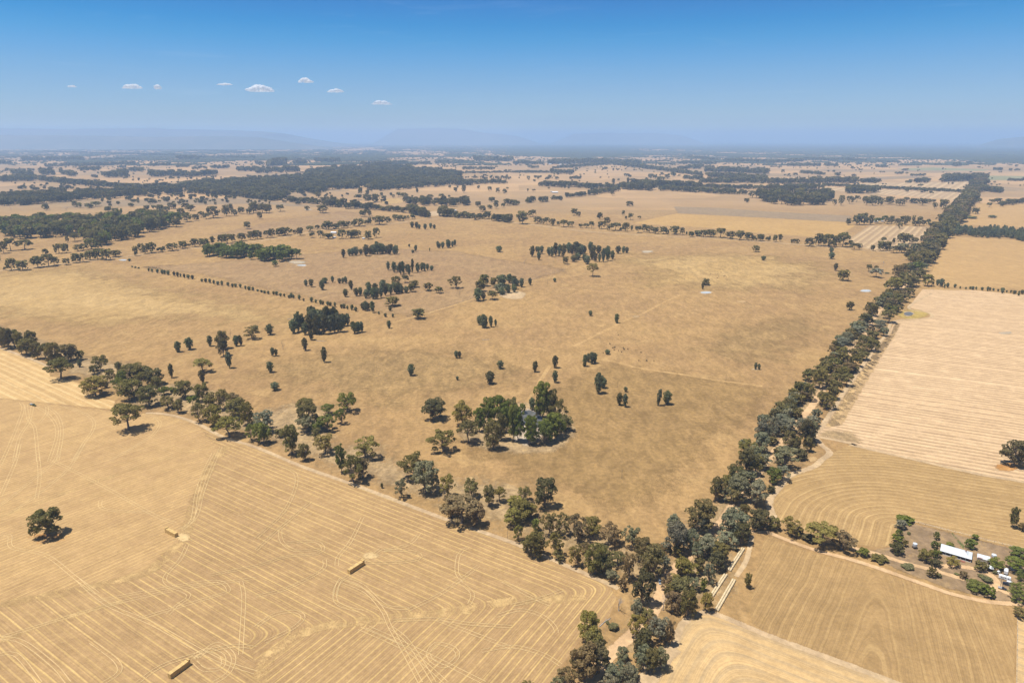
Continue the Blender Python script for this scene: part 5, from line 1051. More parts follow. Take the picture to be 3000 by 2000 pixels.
def hay_mat(name, a_, b_):
    m_, g = mat(name); oc = g.n('ShaderNodeTexCoord').outputs['Object']; rnd = g.n('ShaderNodeObjectInfo').outputs['Random']
    n_ = g.noise(g.vm('MULTIPLY', oc, (3, 9, 14)), 1.5, 4, .7); c = g.mix(g.step(n_, .3, .7), a_, b_)
    c = g.mix(1.0, c, g.mix(rnd, (.86, .86, .84), (1.1, 1.08, 1.05)), 'MULTIPLY'); g.surf(c, .97, .05); return m_
M_HAY = hay_mat("straw_bale", (.46, .31, .12), (.60, .42, .19)); M_HAY2 = hay_mat("pale_hay_bale", (.50, .39, .23), (.66, .54, .36)); M_TWINE = plain("bale_end", (.36, .23, .11), .95, .1, var=.25, scale=2)

# --- square bales, stacked in the stubble
sb = MB(); sb.box((0, 0, .36), (1.08, 2.5, .70), bev=.07)
tmp = sb.build("square_bale", M_HAY); SQ = tmp.data; D.objects.remove(tmp)
LAY = ['bottom', 'second', 'third', 'fourth', 'top']
def stack(px0, px1, where, n, ends, extra):
    """px0 -> px1: near bottom edge of the long face; ends: names of the two ends"""
    a_, b_ = P(*px0), P(*px1); t = (b_ - a_).normalized(); nn = Vector((-t.y, t.x, 0)); rz = math.atan2(t.y, t.x); ln = (b_ - a_).length; pit = ln / n
    for L_ in range(6):
        for i in range(n):
            if L_ == 5 and i not in extra: continue
            o = link("square_bale", SQ); j = random.uniform(-.09, .09)
            o.location = a_ + t * (pit * (i + .5)) + nn * (1.35 + j) + Vector((0, 0, .70 * L_)); o.rotation_euler = (0, 0, rz + random.uniform(-.025, .025)); o.scale = (pit / 1.10, 1.08, 1)
            q = i if i < (n + 1) // 2 else n - 1 - i; en = ends[0] if i < (n + 1) // 2 else ends[1]
            ps_ = f"at the {en} end" if q == 0 else f"{NTH[q].strip()} from the {en} end"
            lay = LAY[L_] + ' layer' if L_ < 5 else 'extra course on top'
            tag(o, f"straw bale {ps_}, {lay} of the {where}", "straw bale", "square straw bales stacked in the stubble")
S1 = lambda x, y: (440 + x / 14.7, 1500 + y / 14.7); S2 = lambda x, y: (980 + x / 15.68, 1600 + y / 15.68); S3 = lambda x, y: (440 + x / 13.07, 1890 + y / 13.07)
stack(S1(640, 870), S1(1075, 1100), "upper left haystack", 11, ('left', 'right'), (0,))
stack(S2(715, 1290), S2(1390, 850), "middle haystack", 11, ('left', 'right'), (10,))
stack(S3(800, 1300), S3(1560, 740), "bottom edge haystack", 12, ('left', 'right'), (11,))

# --- round bales end to end in twin rows
rb = MB(); rb.lathe([(.0, -.60), (.60, -.62), (.70, -.52), (.725, -.2), (.73, 0), (.725, .2), (.70, .52), (.60, .62), (.0, .60)], (0, 0, .71), 16, 'X')
tmp = rb.build("round_bale", M_HAY2, smooth=True); RBM = tmp.data; D.objects.remove(tmp)
RW = lambda x, y: (2060 + x / 6.533, 1560 + y / 6.533)
for (p0, p1, n, nm) in (((497, 705), (770, 280), 22, "upper twin row beside the road"), ((165, 1190), (435, 778), 20, "middle twin row beside the road"), ((258, 1466), (595, 880), 28, "lowest twin row beside the road")):
    a_, b_ = P(*RW(*p0), 1.2), P(*RW(*p1), 1.2); a_.z = b_.z = 0; t = (b_ - a_).normalized(); nn = Vector((-t.y, t.x, 0)); rz = math.atan2(t.y, t.x); pit = (b_ - a_).length / n
    for i in range(n):
        for s in (1, -1):
            o = link("round_bale", RBM); o.location = a_ + t * pit * (i + .5) + nn * s * (.76 + random.uniform(-.05, .05)); o.rotation_euler = (0, 0, rz + random.uniform(-.04, .04)); o.scale = (pit / 1.27, 1, random.uniform(.97, 1.02))
            q = i if i < (n + 1) // 2 else n - 1 - i; en = 'near' if i < (n + 1) // 2 else 'far'
            ps_ = f"at the {en} end" if q == 0 else f"{NTH[q].strip()} from the {en} end"
            tag(o, f"round bale {ps_}, {'left' if s > 0 else 'right'} side of the {nm}".replace(' beside the road', ''), "round bale", "cream round bales in twin rows")

# --- the homestead
HC = [P(2700 + x / 7.84, 1560 + y / 7.84, 3.0) for x, y in ((450, 412), (480, 252), (1150, 440), (1125, 605))]
hc = (HC[0] + HC[1] + HC[2] + HC[3]) / 4; hd = (HC[3] - HC[0]).normalized(); hrz = math.atan2(hd.y, hd.x)
house = empty("farmhouse", (hc.x, hc.y, 0.17), hrz); tag(house, "long low farmhouse with a pale hipped iron roof and shaded verandah", "house")
Lh, Wh = 20.2, 11.4
def roof_hip(L_, W_, z0, z1, zr, lin, win, hip):
    """broken back roof: verandah skirt from the eaves up to an inner rectangle, then a steeper hip"""
    v = [(-L_ / 2, -W_ / 2, z0), (L_ / 2, -W_ / 2, z0), (L_ / 2, W_ / 2, z0), (-L_ / 2, W_ / 2, z0), (-lin / 2, -win / 2, z1), (lin / 2, -win / 2, z1), (lin / 2, win / 2, z1), (-lin / 2, win / 2, z1), (-lin / 2 + hip, 0, zr), (lin / 2 - hip, 0, zr)]
    v += [(x, y, z - .12) for x, y, z in v[:4]]
    f = [(0, 1, 5, 4), (1, 2, 6, 5), (2, 3, 7, 6), (3, 0, 4, 7), (4, 5, 9, 8), (6, 7, 8, 9), (5, 6, 9), (7, 4, 8), (10, 11, 1, 0), (11, 12, 2, 1), (12, 13, 3, 2), (13, 10, 0, 3), (13, 12, 11, 10)]
    mb = MB(); mb.add(v, f); return mb
rf = roof_hip(Lh, Wh, 2.75, 3.25, 5.1, 15.4, 7.2, 3.6).build("roof", M_ROOF, house)
mb = MB()
for s in (-1, 1):
    for t_ in (-1, 1): mb.tube([(s * 7.7, t_ * 3.6, 3.27), (s * 4.1, 0, 5.12)], .09, 5)
mb.tube([(-4.1, 0, 5.14), (4.1, 0, 5.14)], .11, 5)
mb.build("ridge_capping", M_WHITE, rf)
MB().box((0, .3, 1.35), (16.4, 7.6, 2.7)).build("wall", M_DARKWALL, house)
MB().box((Lh / 2 - 1.1, -.4, 1.35), (1.4, 8.4, 2.7)).build("wall", M_BRICK, house)["label"] = "red brick end wall of the house"
MB().box((0, 0, .06), (Lh - .3, Wh - .3, .22), bev=.03).build("verandah_floor", M_CONC, house)
for i in range(7): MB().box((-Lh / 2 + .5 + i * (Lh - 1) / 6, -Wh / 2 + .35, 1.45), (.14, .14, 2.6)).build("verandah_post", M_WHITE, house)
for i in range(5):
    wx = -6.4 + i * 2.9
    if i == 2: dd = MB().box((wx, -3.53, 1.25), (1.0, .08, 2.1)).build("door", M_BRICK, house); MB().box((wx + .38, -3.60, 1.2), (.06, .06, .16)).build("handle", M_STEEL, dd); continue
    wn = MB().box((wx, -3.53, 1.5), (1.5, .07, 1.3)).build("window", M_GLASS, house)
    fr = MB(); 
    for dx in (-.78, 0, .78): fr.box((wx + dx, -3.58, 1.5), (.07, .06, 1.42))
    for dz in (-.68, .68): fr.box((wx, -3.585, 1.5 + dz), (1.63, .05, .07))
    fr.build("frame", M_WHITE, wn)
MB().box((5.8, 1.2, 4.7), (.7, .7, 1.6)).build("chimney", M_BRICK, rf)
MB().box((4.6, -Wh / 2 - 1.6, .25), (3.6, 2.4, .3), bev=.05).build("front_step", M_BRICK, house)
def gable(mb, L_, W_, z0, zr, ov=.25, th=.08, cx=0, cy=0):
    for s in (-1, 1):
        a_ = (cx - L_ / 2 - ov, cy + s * (W_ / 2 + ov), z0 - ov * .3); b_ = (cx + L_ / 2 + ov, cy + s * (W_ / 2 + ov), z0 - ov * .3); c_ = (cx + L_ / 2 + ov, cy, zr); d_ = (cx - L_ / 2 - ov, cy, zr)
        v = [a_, b_, c_, d_] + [(x, y, z + th) for x, y, z in (a_, b_, c_, d_)]
        mb.add(v, [(0, 1, 2, 3), (7, 6, 5, 4), (0, 4, 5, 1), (1, 5, 6, 2), (3, 2, 6, 7), (0, 3, 7, 4)])
    return mb
def shed(name, x, y, rz, L_, W_, h, label, cat, wallm, roofm, extra=None):
    e = empty(name, (x, y, .17), rz); tag(e, label, cat)
    MB().box((0, 0, h / 2), (L_, W_, h)).build("wall", wallm, e)
    w2 = MB(); 
    for s in (-1, 1): w2.add([(s * L_ / 2 * .995, -W_ / 2, h), (s * L_ / 2 * .995, W_ / 2, h), (s * L_ / 2 * .995, 0, h + W_ * .22)], [(0, 1, 2) if s > 0 else (2, 1, 0)])
    w2.build("gable_end", wallm, e)
    gable(MB(), L_, W_, h + .02, h + .05 + W_ * .24).build("roof", roofm, e)
    MB().box((L_ * .15, -W_ / 2 - .03, h * .42), (W_ * .35, .06, h * .84)).build("door", M_STEEL, e)
    return e
H_ = lambda x, y, z=0.0: P(2700 + x / 7.84, 1560 + y / 7.84, z)
p_ = H_(1420, 560, 2.6); sh = shed("farm_shed", p_.x, p_.y, hrz + .05, 7.5, 6.2, 2.6, "small shed with a white and pinkish iron roof right of the farmhouse", "shed", M_STEEL, M_ROOF)
MB().box((-2.2, -2.2, 3.05), (3.0, 2.6, .10), bev=.02).build("lean_to_roof", M_RUST, sh)
def tank(name, p, r_, h, stand, label):
    e = empty(name, (p.x, p.y, .17)); tag(e, label, "water tank"); z = stand
    MB().lathe([(r_, z), (r_ * 1.01, z + h * .33), (r_, z + h * .34), (r_ * 1.01, z + h * .66), (r_, z + h * .67), (r_, z + h)], n=24).build("barrel", M_STEEL, e, True)
    MB().lathe([(r_ * 1.03, z + h), (r_ * .5, z + h + r_ * .16), (.12, z + h + r_ * .26)], n=24).build("lid", M_ROOF, e)
    if stand:
        for sx in (-1, 1):
            for sy in (-1, 1): MB().box((sx * r_ * .75, sy * r_ * .75, stand / 2 - .1), (.18, .18, stand - .2)).build("leg", M_POLE, e)
        MB().box((0, 0, stand - .1), (r_ * 2.15, r_ * 2.15, .18)).build("platform", M_POLE, e)
tank("water_tank", H_(1655, 556), 1.6, 2.0, 0, "round galvanised tank standing on the ground behind the small shed")
tank("water_tank", P(2620 + 460 / 7.84, 1500 + 825 / 7.84), 1.5, 2.2, 1.9, "round tank on a dark timber stand in the grazed yard")
p_ = H_(1575, 790, 2.6); cpt = empty("carport", (p_.x, p_.y, .17), hrz); tag(cpt, "open carport with a bright white flat roof below the big garden tree", "carport")
MB().box((0, 0, 2.62), (4.2, 4.6, .10), bev=.02).build("roof", M_WHITE, cpt)
for sx in (-1, 1):
    for sy in (-1, 1): MB().box((sx * 1.9, sy * 2.1, 1.28), (.12, .12, 2.56)).build("post", M_STEEL, cpt)
MB().box((0, 2.15, 1.2), (3.7, .06, 2.3)).build("back_wall_panel", M_DARKWALL, cpt)

# --- vehicles
def wheel(e, x, y, r_=.34, w=.24, rim=M_STEEL):
    o = MB().lathe([(r_ * .62, -w / 2), (r_ * .95, -w / 2), (r_, -w * .3), (r_, w * .3), (r_ * .95, w / 2), (r_ * .62, w / 2)], (0, 0, 0), 18, 'Y').build("wheel", M_TYREB, e, False); o.location = (x, y, r_)
    MB().lathe([(r_ * .2, -w * .52), (r_ * .6, -w * .50), (r_ * .6, w * .50), (r_ * .2, w * .52)], (0, 0, 0), 14, 'Y').build("rim", rim, o)
def loft(secs, name, m_, e, smooth=False):
    """secs: list of (x, halfwidth bottom, halfwidth top, z bottom, z top)"""
    mb = MB(); v = []; n = len(secs)
    for x, wb, wt, zb, zt in secs: v += [(x, -wb, zb), (x, -(wb + wt) / 2 * 1.02, (zb + zt) / 2), (x, -wt, zt), (x, wt, zt), (x, (wb + wt) / 2 * 1.02, (zb + zt) / 2), (x, wb, zb)]
    f = [tuple(range(6))]
    for i in range(n - 1):
        for k in range(6): f.append((i * 6 + k, (i + 1) * 6 + k, (i + 1) * 6 + (k + 1) % 6, i * 6 + (k + 1) % 6))
    f.append(tuple((n - 1) * 6 + k for k in range(6))[::-1]); mb.add(v, f); return mb.build(name, m_, e, smooth)
def car(kind, p, rz, paint, label, cat="car"):
    e = empty("parked_" + ("ute" if kind == 'ute' else "car"), (p.x, p.y, .27), rz); tag(e, label, cat, "vehicles parked about the farm")
    if kind == 'wagon':
        loft([(-2.3, .78, .80, .45, .98), (-2.2, .90, .88, .30, 1.08), (0, .93, .90, .28, 1.10), (1.3, .92, .86, .28, 1.06), (2.15, .86, .76, .32, .92), (2.38, .70, .64, .42, .74)], "body", paint, e)
        loft([(-2.15, .84, .66, 1.08, 1.52), (-1.95, .85, .68, 1.09, 1.72), (.35, .85, .68, 1.10, 1.74), (.6, .84, .66, 1.09, 1.66), (1.25, .80, .72, 1.06, 1.09)], "cabin_glass", M_GLASS, e)
        MB().box((-.8, 0, 1.76), (2.3, 1.30, .07), bev=.03).build("roof", paint, e)
    elif kind == 'ute':
        loft([(-.35, .88, .86, .35, 1.05), (1.4, .92, .86, .30, 1.06), (2.3, .88, .78, .34, .98), (2.5, .76, .70, .45, .78)], "body", paint, e)
        loft([(-.35, .84, .68, 1.04, 1.70), (.55, .84, .68, 1.05, 1.72), (.8, .82, .66, 1.05, 1.64), (1.35, .78, .72, 1.05, 1.08)], "cabin_glass", M_GLASS, e)
        MB().box((.1, 0, 1.74), (.95, 1.32, .06), bev=.02).build("roof", paint, e)
        tr = MB(); tr.box((-1.45, 0, .72), (2.1, 1.82, .10)); tr.box((-1.45, .90, .90), (2.1, .05, .32)); tr.box((-1.45, -.90, .90), (2.1, .05, .32)); tr.box((-2.50, 0, .90), (.05, 1.82, .32)); tr.box((-.42, 0, 1.05), (.05, 1.7, .62)); tr.build("tray", M_STEEL, e)
    for x, y in ((1.45, .80), (1.45, -.80), (-1.45, .80), (-1.45, -.80)): wheel(e, x, y)
    for s in (-1, 1):
        MB().box((2.34 if kind == 'wagon' else 2.46, s * .52, .72), (.10, .30, .14), bev=.03).build("headlight", M_WHITE, e)
    MB().box((1.32, 0, 1.035), (.5, 1.2, .02)).build("bonnet_edge", paint, e)
    return e
car('wagon', P(1933, 1707), -math.pi / 2 - .05, M_GREY, "grey blue wagon parked on the sandy road between the trees")
car('ute', H_(1850, 1300), hrz + .05, M_NAVY, "dark blue ute at the end of the sandy turning loop")
car('wagon', H_(1760, 925), hrz + 1.3, M_WHITE, "small white car parked left of the white box truck")
car('wagon', H_(1945, 1200), hrz + .1, M_NAVY, "dark wagon half under the trees below the caravan")
car('wagon', H_(2090, 860), hrz + .6, M_GREY, "grey car under the big tree behind the box truck")
# caravan
p_ = H_(1900, 1065); cv = empty("caravan", (p_.x, p_.y, .17), hrz); tag(cv, "long white caravan parked across the yard in front of the box truck", "caravan")
loft([(-3.5, 1.05, .95, .55, 2.1), (-3.3, 1.15, 1.08, .45, 2.55), (3.2, 1.15, 1.08, .45, 2.60), (3.6, 1.05, .85, .7, 2.2)], "shell", M_WHITE, cv)
for x in (-1.9, .4, 2.2): 
    wn = MB().box((x, -1.145, 1.65), (.9, .06, .55)).build("window", M_GLASS, cv)
MB().box((-.7, -1.16, 1.35), (.65, .05, 1.75)).build("door", M_STEEL, cv)
MB().box((.8, 0, 2.66), (1.0, .8, .14), bev=.03).build("roof_vent", M_STEEL, cv); MB().tube([(3.5, 0, .5), (5.0, 0, .5)], .06, 6).build("drawbar", M_STEEL, cv)
for s in (-1, 1): wheel(cv, -.4, s * 1.0, .33); wheel(cv, .35, s * 1.0, .33)
p_ = H_(2010, 1150); cv2 = empty("trailer", (p_.x, p_.y, .17), hrz); tag(cv2, "low flat pale trailer between the caravan and the dark wagon", "trailer")
tr = MB(); tr.box((0, 0, .75), (3.2, 1.7, .12)); tr.box((0, .83, .95), (3.2, .05, .35)); tr.box((0, -.83, .95), (3.2, .05, .35)); tr.box((-1.58, 0, .95), (.05, 1.7, .35)); tr.build("tray", M_WHITE, cv2)
MB().tube([(1.5, 0, .6), (2.7, 0, .55)], .05, 6).build("drawbar", M_STEEL, cv2)
for s in (-1, 1): wheel(cv2, 0, s * .95, .31)
# box truck
p_ = H_(1925, 920); tk = empty("box_truck", (p_.x, p_.y, .17), hrz + math.pi / 2); tag(tk, "white box truck parked end on behind the caravan", "truck")
MB().box((-1.0, 0, 2.0), (4.8, 2.3, 2.4), bev=.05).build("box_body", M_WHITE, tk); MB().box((-.6, 0, .68), (6.2, .9, .2)).build("chassis", M_TYREB, tk)
loft([(1.5, 1.0, .95, .6, 2.15), (2.5, 1.0, .92, .55, 2.15), (2.75, 1.0, .9, .55, 1.9), (3.1, .98, .9, .55, 1.2)], "cab", M_WHITE, tk)
MB().box((2.86, 0, 1.62), (.25, 1.62, .5)).build("windscreen", M_GLASS, tk)
for x in (2.2, -1.9):
    for s in (-1, 1): wheel(tk, x, s * .95, .42, .28)
# utility pole in the yard
def pole(p, h, label, arms=0, r_=.14):
    e = empty("timber_pole", (p.x, p.y, 0)); tag(e, label, "pole", "lone poles")
    MB().tube([(0, 0, -.1), (0, 0, h * .5), (0, 0, h)], [r_, r_ * .85, r_ * .7], 8).build("shaft", M_POLE, e)
    if arms:
        ar = MB().box((0, 0, h - .6), (2.2, .12, .12)).build("crossarm", M_POLE, e)
        for x in (-1, -.5, .5, 1): MB().lathe([(.04, h - .54), (.07, h - .48), (.05, h - .38)], (x, 0, 0), 8).build("insulator", M_WHITE, ar)
pole(H_(1800, 1255), 8.5, "grey pole beside the dark blue ute in the homestead yard", 1)
for t_, x, b_, tp, lb in (('B3', 1963, 835, 770, "thin pole near the fence line in the right of the brown paddock"), ('B3', 970, 890, 835, "short pole right of the pair of joined pines in the brown paddock"), ('C3', 720, 228, 165, "pole standing alone in the bare lower right of the brown paddock"),
    ('B2', 2078, 908, 850, "thin pole on the grass just behind the dam trees"), ('B2', 1112, 742, 680, "leaning thin pole in the open grass left of the dam"), ('A1', 830, 1365, 1335, "pole beside the roadside gums at the upper left"), ('C2', 1652, 625, 550, "pole at the fence track near its right end"),
    ('B2', 1500, 105, 70, "short pole above the umbrella shaped gum"), ('B3', 325, -50, -100, "thin pole at the right end of the grazed paddock")):
    p_ = PC(t_, x, b_); pole(p_, topz(p_.x, p_.y, px(t_, x, tp)[1]), lb)
# --- tractor and baler in the stubble
p_ = P(101, 1189.5); tc_ = empty("tractor", (p_.x, p_.y, .1), -.35); tag(tc_, "green tractor working at the edge of the bright stubble wedge", "tractor")
MB().box((1.0, 0, 1.3), (1.9, .9, .9), bev=.12).build("bonnet", M_GREEN, tc_); cbn = MB().box((-.5, 0, 2.0), (1.4, 1.5, 1.5), taper=.88, bev=.06).build("cab", M_GLASS, tc_); MB().box((-.5, 0, 2.82), (1.6, 1.6, .16), bev=.05).build("roof", M_GREEN, cbn)
for s in (-1, 1): wheel(tc_, -.8, s * 1.05, .92, .5, M_YELLOW); wheel(tc_, 1.5, s * .9, .6, .38, M_YELLOW)
p_ = P(92.5, 1186.5); bl = empty("baler", (p_.x, p_.y, .1), -.35); tag(bl, "grey and green baler towed behind the tractor", "baler")
MB().box((0, 0, 1.35), (3.2, 1.7, 1.3), taper=.9, bev=.1).build("housing", M_STEEL, bl); MB().box((-2.1, 0, 1.0), (1.5, 1.2, .5), bev=.04).build("chute", M_GREEN, bl); MB().box((1.9, 0, .6), (.9, 2.3, .4), bev=.08).build("pickup", M_GREEN, bl); MB().tube([(2.2, 0, .6), (4.6, 0, .7)], .07, 6).build("drawbar", M_STEEL, bl)
for s in (-1, 1): wheel(bl, -.2, s * 1.05, .55, .4, M_YELLOW)

# --- cattle
def cow_mesh(seed, graze):
    v = []; ed = []; rr_ = []
    def a_(p, r_, par=None):
        v.append(p); rr_.append(r_)
        if par is not None: ed.append((par, len(v) - 1))
        return len(v) - 1
    hip = a_((-.75, 0, 1.12), (.27, .27)); mid = a_((0, 0, 1.05), (.36, .38), hip); shd = a_((.6, 0, 1.12), (.30, .33), mid); nk = a_((1.0, 0, 1.05 if graze else 1.3), (.18, .2), shd)
    hd_ = a_((1.35, 0, .62 if graze else 1.38), (.13, .14), nk); a_((1.55, 0, .28 if graze else 1.18), (.08, .09), hd_); a_((-.98, 0, 1.22), (.05, .05), hip); a_((-1.05, 0, .62), (.03, .03), len(v) - 1)
    for s in (-1, 1):
        k = a_((.62, s * .2, .78), (.13, .12), shd); k = a_((.64, s * .21, .42), (.07, .07), k); a_((.62, s * .21, .03), (.055, .055), k)
        k = a_((-.72, s * .2, .82), (.17, .13), hip); k = a_((-.86, s * .21, .48), (.07, .07), k); a_((-.78, s * .21, .03), (.055, .055), k)
    me = D.meshes.new("cow"); me.from_pydata(v, ed, []); o = D.objects.new("cow_tmp", me); COL.objects.link(o)
    sk = o.modifiers.new("s", 'SKIN')
    for i, q in enumerate(me.skin_vertices[0].data): q.radius = rr_[i]; q.use_root = (i == 0)
    sub = o.modifiers.new("u", 'SUBSURF'); sub.levels = 1
    dg = bpy.context.evaluated_depsgraph_get(); m2 = D.meshes.new_from_object(o.evaluated_get(dg)); m2.name = "cow"; D.objects.remove(o); m2.materials.clear(); return m2
M_COWB = plain("black_hide", (.018, .016, .015), .8, .2, var=.3); M_COWR = plain("brown_hide", (.12, .05, .025), .8, .2, var=.3)
cm = [cow_mesh(1, True), cow_mesh(2, False)]; cmb = []
for m2 in cm:
    for hide in (M_COWB, M_COWR): q = m2.copy(); q.materials.append(hide); cmb.append(q)
cows = [(838, 580, 'just left of the grey bush', 0), (922, 533, 'leftmost of the upper group', 0), (935, 534, 'second from left in the upper group', 0), (945, 527, 'third from left in the upper group', 0), (940, 553, 'below the leftmost three', 0), (978, 558, 'left of the lower pair', 1), (1007, 571, 'right of the lower pair', 1),
 (1022, 533, 'right of the upper group', 0), (1030, 548, 'just below the right upper one', 0), (1065, 547, 'rightmost of the main herd', 1), (976, 415, 'far behind the herd near the pale track', 0), (1184, 577, 'alone to the right of the herd', 0), (1165, 649, 'left of the front three', 1), (1235, 650, 'middle one of the front three', 0), (1241, 652, 'close against the middle one of the front three', 0), (1304, 653, 'right of the front three', 0), (900, 498, 'above and left of the herd', 0)]
for x, y, lb, hb in cows:
    gz = random.random() < .7; o = link("cow", cmb[(0 if gz else 2) + hb]); p_ = PC('B3', x, y); o.location = (p_.x, p_.y, .02); o.rotation_euler = (0, 0, random.uniform(0, 6.28)); s_ = random.uniform(1.15, 1.35); o.scale = (s_,) * 3
    tag(o, f"{'brown' if hb else 'black'} cow {lb}", "cow", "cattle grazing the central paddock")
for i, (x, y) in enumerate([(1945, 1445), (1952, 1438), (1962, 1441), (1968, 1447), (1890, 1422), (1885, 1460), (1825, 1425), (1920, 1408)]):
    o = link("cow", cmb[i % 2]); p_ = PC('A3', x, y); o.location = (p_.x, p_.y, .02); o.rotation_euler = (0, 0, random.uniform(0, 6.28)); o.scale = (1.3,) * 3
    tag(o, "tiny distant cow " + ['at the left of the tight pair', 'just behind the tight pair', 'right of the tight pair', 'at the right front of the far herd', 'left of the far herd', 'front left of the far herd', 'far left near the spreading gum', 'topmost of the far herd'][i], "cow", "far cattle")
# --- windmill by the upper right group
p_ = PC('A4', 1057, 1350); hm = topz(p_.x, p_.y, px('A4', 1057, 1305)[1]); wm = empty("windmill", (p_.x, p_.y, 0), .3); tag(wm, "small steel windmill on a lattice tower near the road belt", "windmill")
tw_ = MB()
for sx in (-1, 1):
    for sy in (-1, 1): tw_.tube([(sx * 1.4, sy * 1.4, 0), (sx * .15, sy * .15, hm - 1.2)], .09, 4)
for k in range(1, 5):
    z = k * (hm - 1.2) / 5; r_ = 1.4 - 1.25 * k / 5
    for a0, a1 in (((-r_, -r_), (r_, -r_)), ((r_, -r_), (r_, r_)), ((r_, r_), (-r_, r_)), ((-r_, r_), (-r_, -r_))): tw_.tube([(*a0, z), (*a1, z)], .05, 4)
tw_.build("tower", M_STEEL, wm); wh = MB()
for k in range(14):
    a_ = k * 2 * math.pi / 14; c_, s_ = math.cos(a_), math.sin(a_); wh.add([(c_ * .5, -.6, hm - 1 + s_ * .5), (c_ * 1.9 - s_ * .28, -.7, hm - 1 + s_ * 1.9 + c_ * .28), (c_ * 1.9 + s_ * .28, -.5, hm - 1 + s_ * 1.9 - c_ * .28)], [(0, 1, 2)])
wh.lathe([(.2, -.75), (.25, -.6), (.2, -.45)], (0, 0, hm - 1), 8, 'Y'); wh.build("wheel", M_STEEL, wm); MB().box((0, 1.4, hm - 1), (.05, 1.6, 1.0)).build("tail_vane", M_STEEL, wm)
# --- distant farm buildings
for t_, x, y, L_, W_, h, rm, lb, nm, ct in (('A2', 715, 1048, 18, 10, 4, M_WHITE, "white roofed shed of the small farmstead beyond the green wood", "farm_shed", "shed"), ('A2', 990, 1100, 9, 7, 3.2, M_STEEL, "small pale shed at the right of the small farmstead", "farm_shed", "shed"), ('A2', 720, 1090, 10, 7, 3, M_STEEL, "grey roofed house among the small farmstead's trees", "farmhouse", "house"),
     ('A3', 395, 675, 34, 14, 5, M_WHITE, "long white roofed shed in the far open paddock", "farm_shed", "shed"), ('A3', 362, 668, 10, 9, 4, M_STEEL, "little shed left of the long white one", "farm_shed", "shed"), ('A4', 990, 945, 14, 8, 4, M_WHITE, "pale roofed house in the far farmstead garden", "farmhouse", "house"), ('A4', 1050, 942, 10, 7, 3.5, M_STEEL, "grey shed right of the house in the far garden", "farm_shed", "shed"),
     ('A2', 1825, 842, 14, 9, 4, M_WHITE, "white roofed shed near the belt road's bend", "farm_shed", "shed"), ('A4', 1025, 1405, 5, 4, 2.4, M_WHITE, "tiny white hut beside the group near the windmill", "farm_shed", "shed"), ('A3', 350, 415, 30, 16, 6, M_WHITE, "far off pale shed left of the dark tree belt", "farm_shed", "shed"), ('A3', 440, 418, 30, 16, 6, M_WHITE, "far off pale shed right of the other pale shed", "farm_shed", "shed")):
    p_ = PC(t_, x, y); e = shed(nm, p_.x, p_.y, random.uniform(-.15, .15), L_, W_, h, lb, ct, M_STEEL, rm); e.location.z = 0
# --- fences
def fence(name, pts, label, gap=6.0, h=1.2):
    e = empty(name, (pts[0].x, pts[0].y, .1)); tag(e, label, "fence"); o0 = Vector((pts[0].x, pts[0].y, 0)); wires = MB(); pm = None
    for a_, b_ in zip(pts, pts[1:]):
        a_, b_ = Vector((a_.x, a_.y, 0)) - o0, Vector((b_.x, b_.y, 0)) - o0; n = max(1, int((b_ - a_).length / gap))
        for z in (.45, .85, 1.15): wires.tube([a_ + Vector((0, 0, z)), b_ + Vector((0, 0, z))], .02, 3)
        for i in range(n):
            if pm is None: q = MB().box((0, 0, h / 2), (.13, .13, h + .1)).build("post", M_POLE, e); pm = q.data
            else: q = link("post", pm, e)
            q.location = a_.lerp(b_, i / n)
    wires.build("wires", M_STEEL, e)
fence("wire_fence", [PC('C4', 940, 508), PC('C4', 1430, 632), PC('C4', 1760, 712)], "post and wire fence along the upper side of the homestead yard", 5)
fence("wire_fence", [PC('C4', 1638, 1140), PC('C4', 1630, 1600)], "post and wire fence running down the right edge of the home field", 5)
fence("wire_fence", [PC('B2', 1390, 285), PC('B3', -250, 30), PC('B3', 500, -195)], "long fence along the lower right side of the grazed paddock", 9)
0 and fence("wire_fence", [PC('C3', 740, 470), PC('C3', 1000, 640)], "short fence behind the belt leading to the junction", 6)
# fallen logs
for t_, x, y, L_, rz, lb in (('B2', 600, 468, 17, -.1, "long pale fallen log right of the small pine below the big grove"), ('B2', 330, 265, 16, .1, "pale fallen trunk left of the big pine grove"), ('B2', 2108, 456, 11, .1, "fallen log with a forked end in the middle of the central paddock"), ('C3', 610, 1170, 12, .8, "grey fallen branch by the low bush at the stubble field's corner")):
    p_ = PC(t_, x, y); lg = MB(); rr2 = random.Random(int(x)); lg.tube([(-L_ / 2, 0, .25), (0, .3, .3), (L_ / 2, -.2, .35)], [.35, .28, .12], 7)
    for k in range(5): bx = rr2.uniform(-L_ * .1, L_ * .5); lg.tube([(bx, 0, .3), (bx + rr2.uniform(.5, 2.5), rr2.uniform(-2, 2), rr2.uniform(.3, 1.2))], [.12, .04], 5)
    o = lg.build("fallen_log", M_DEAD); o.location = (p_.x, p_.y, 0); o.rotation_euler = (0, 0, rz); tag(o, lb, "log")

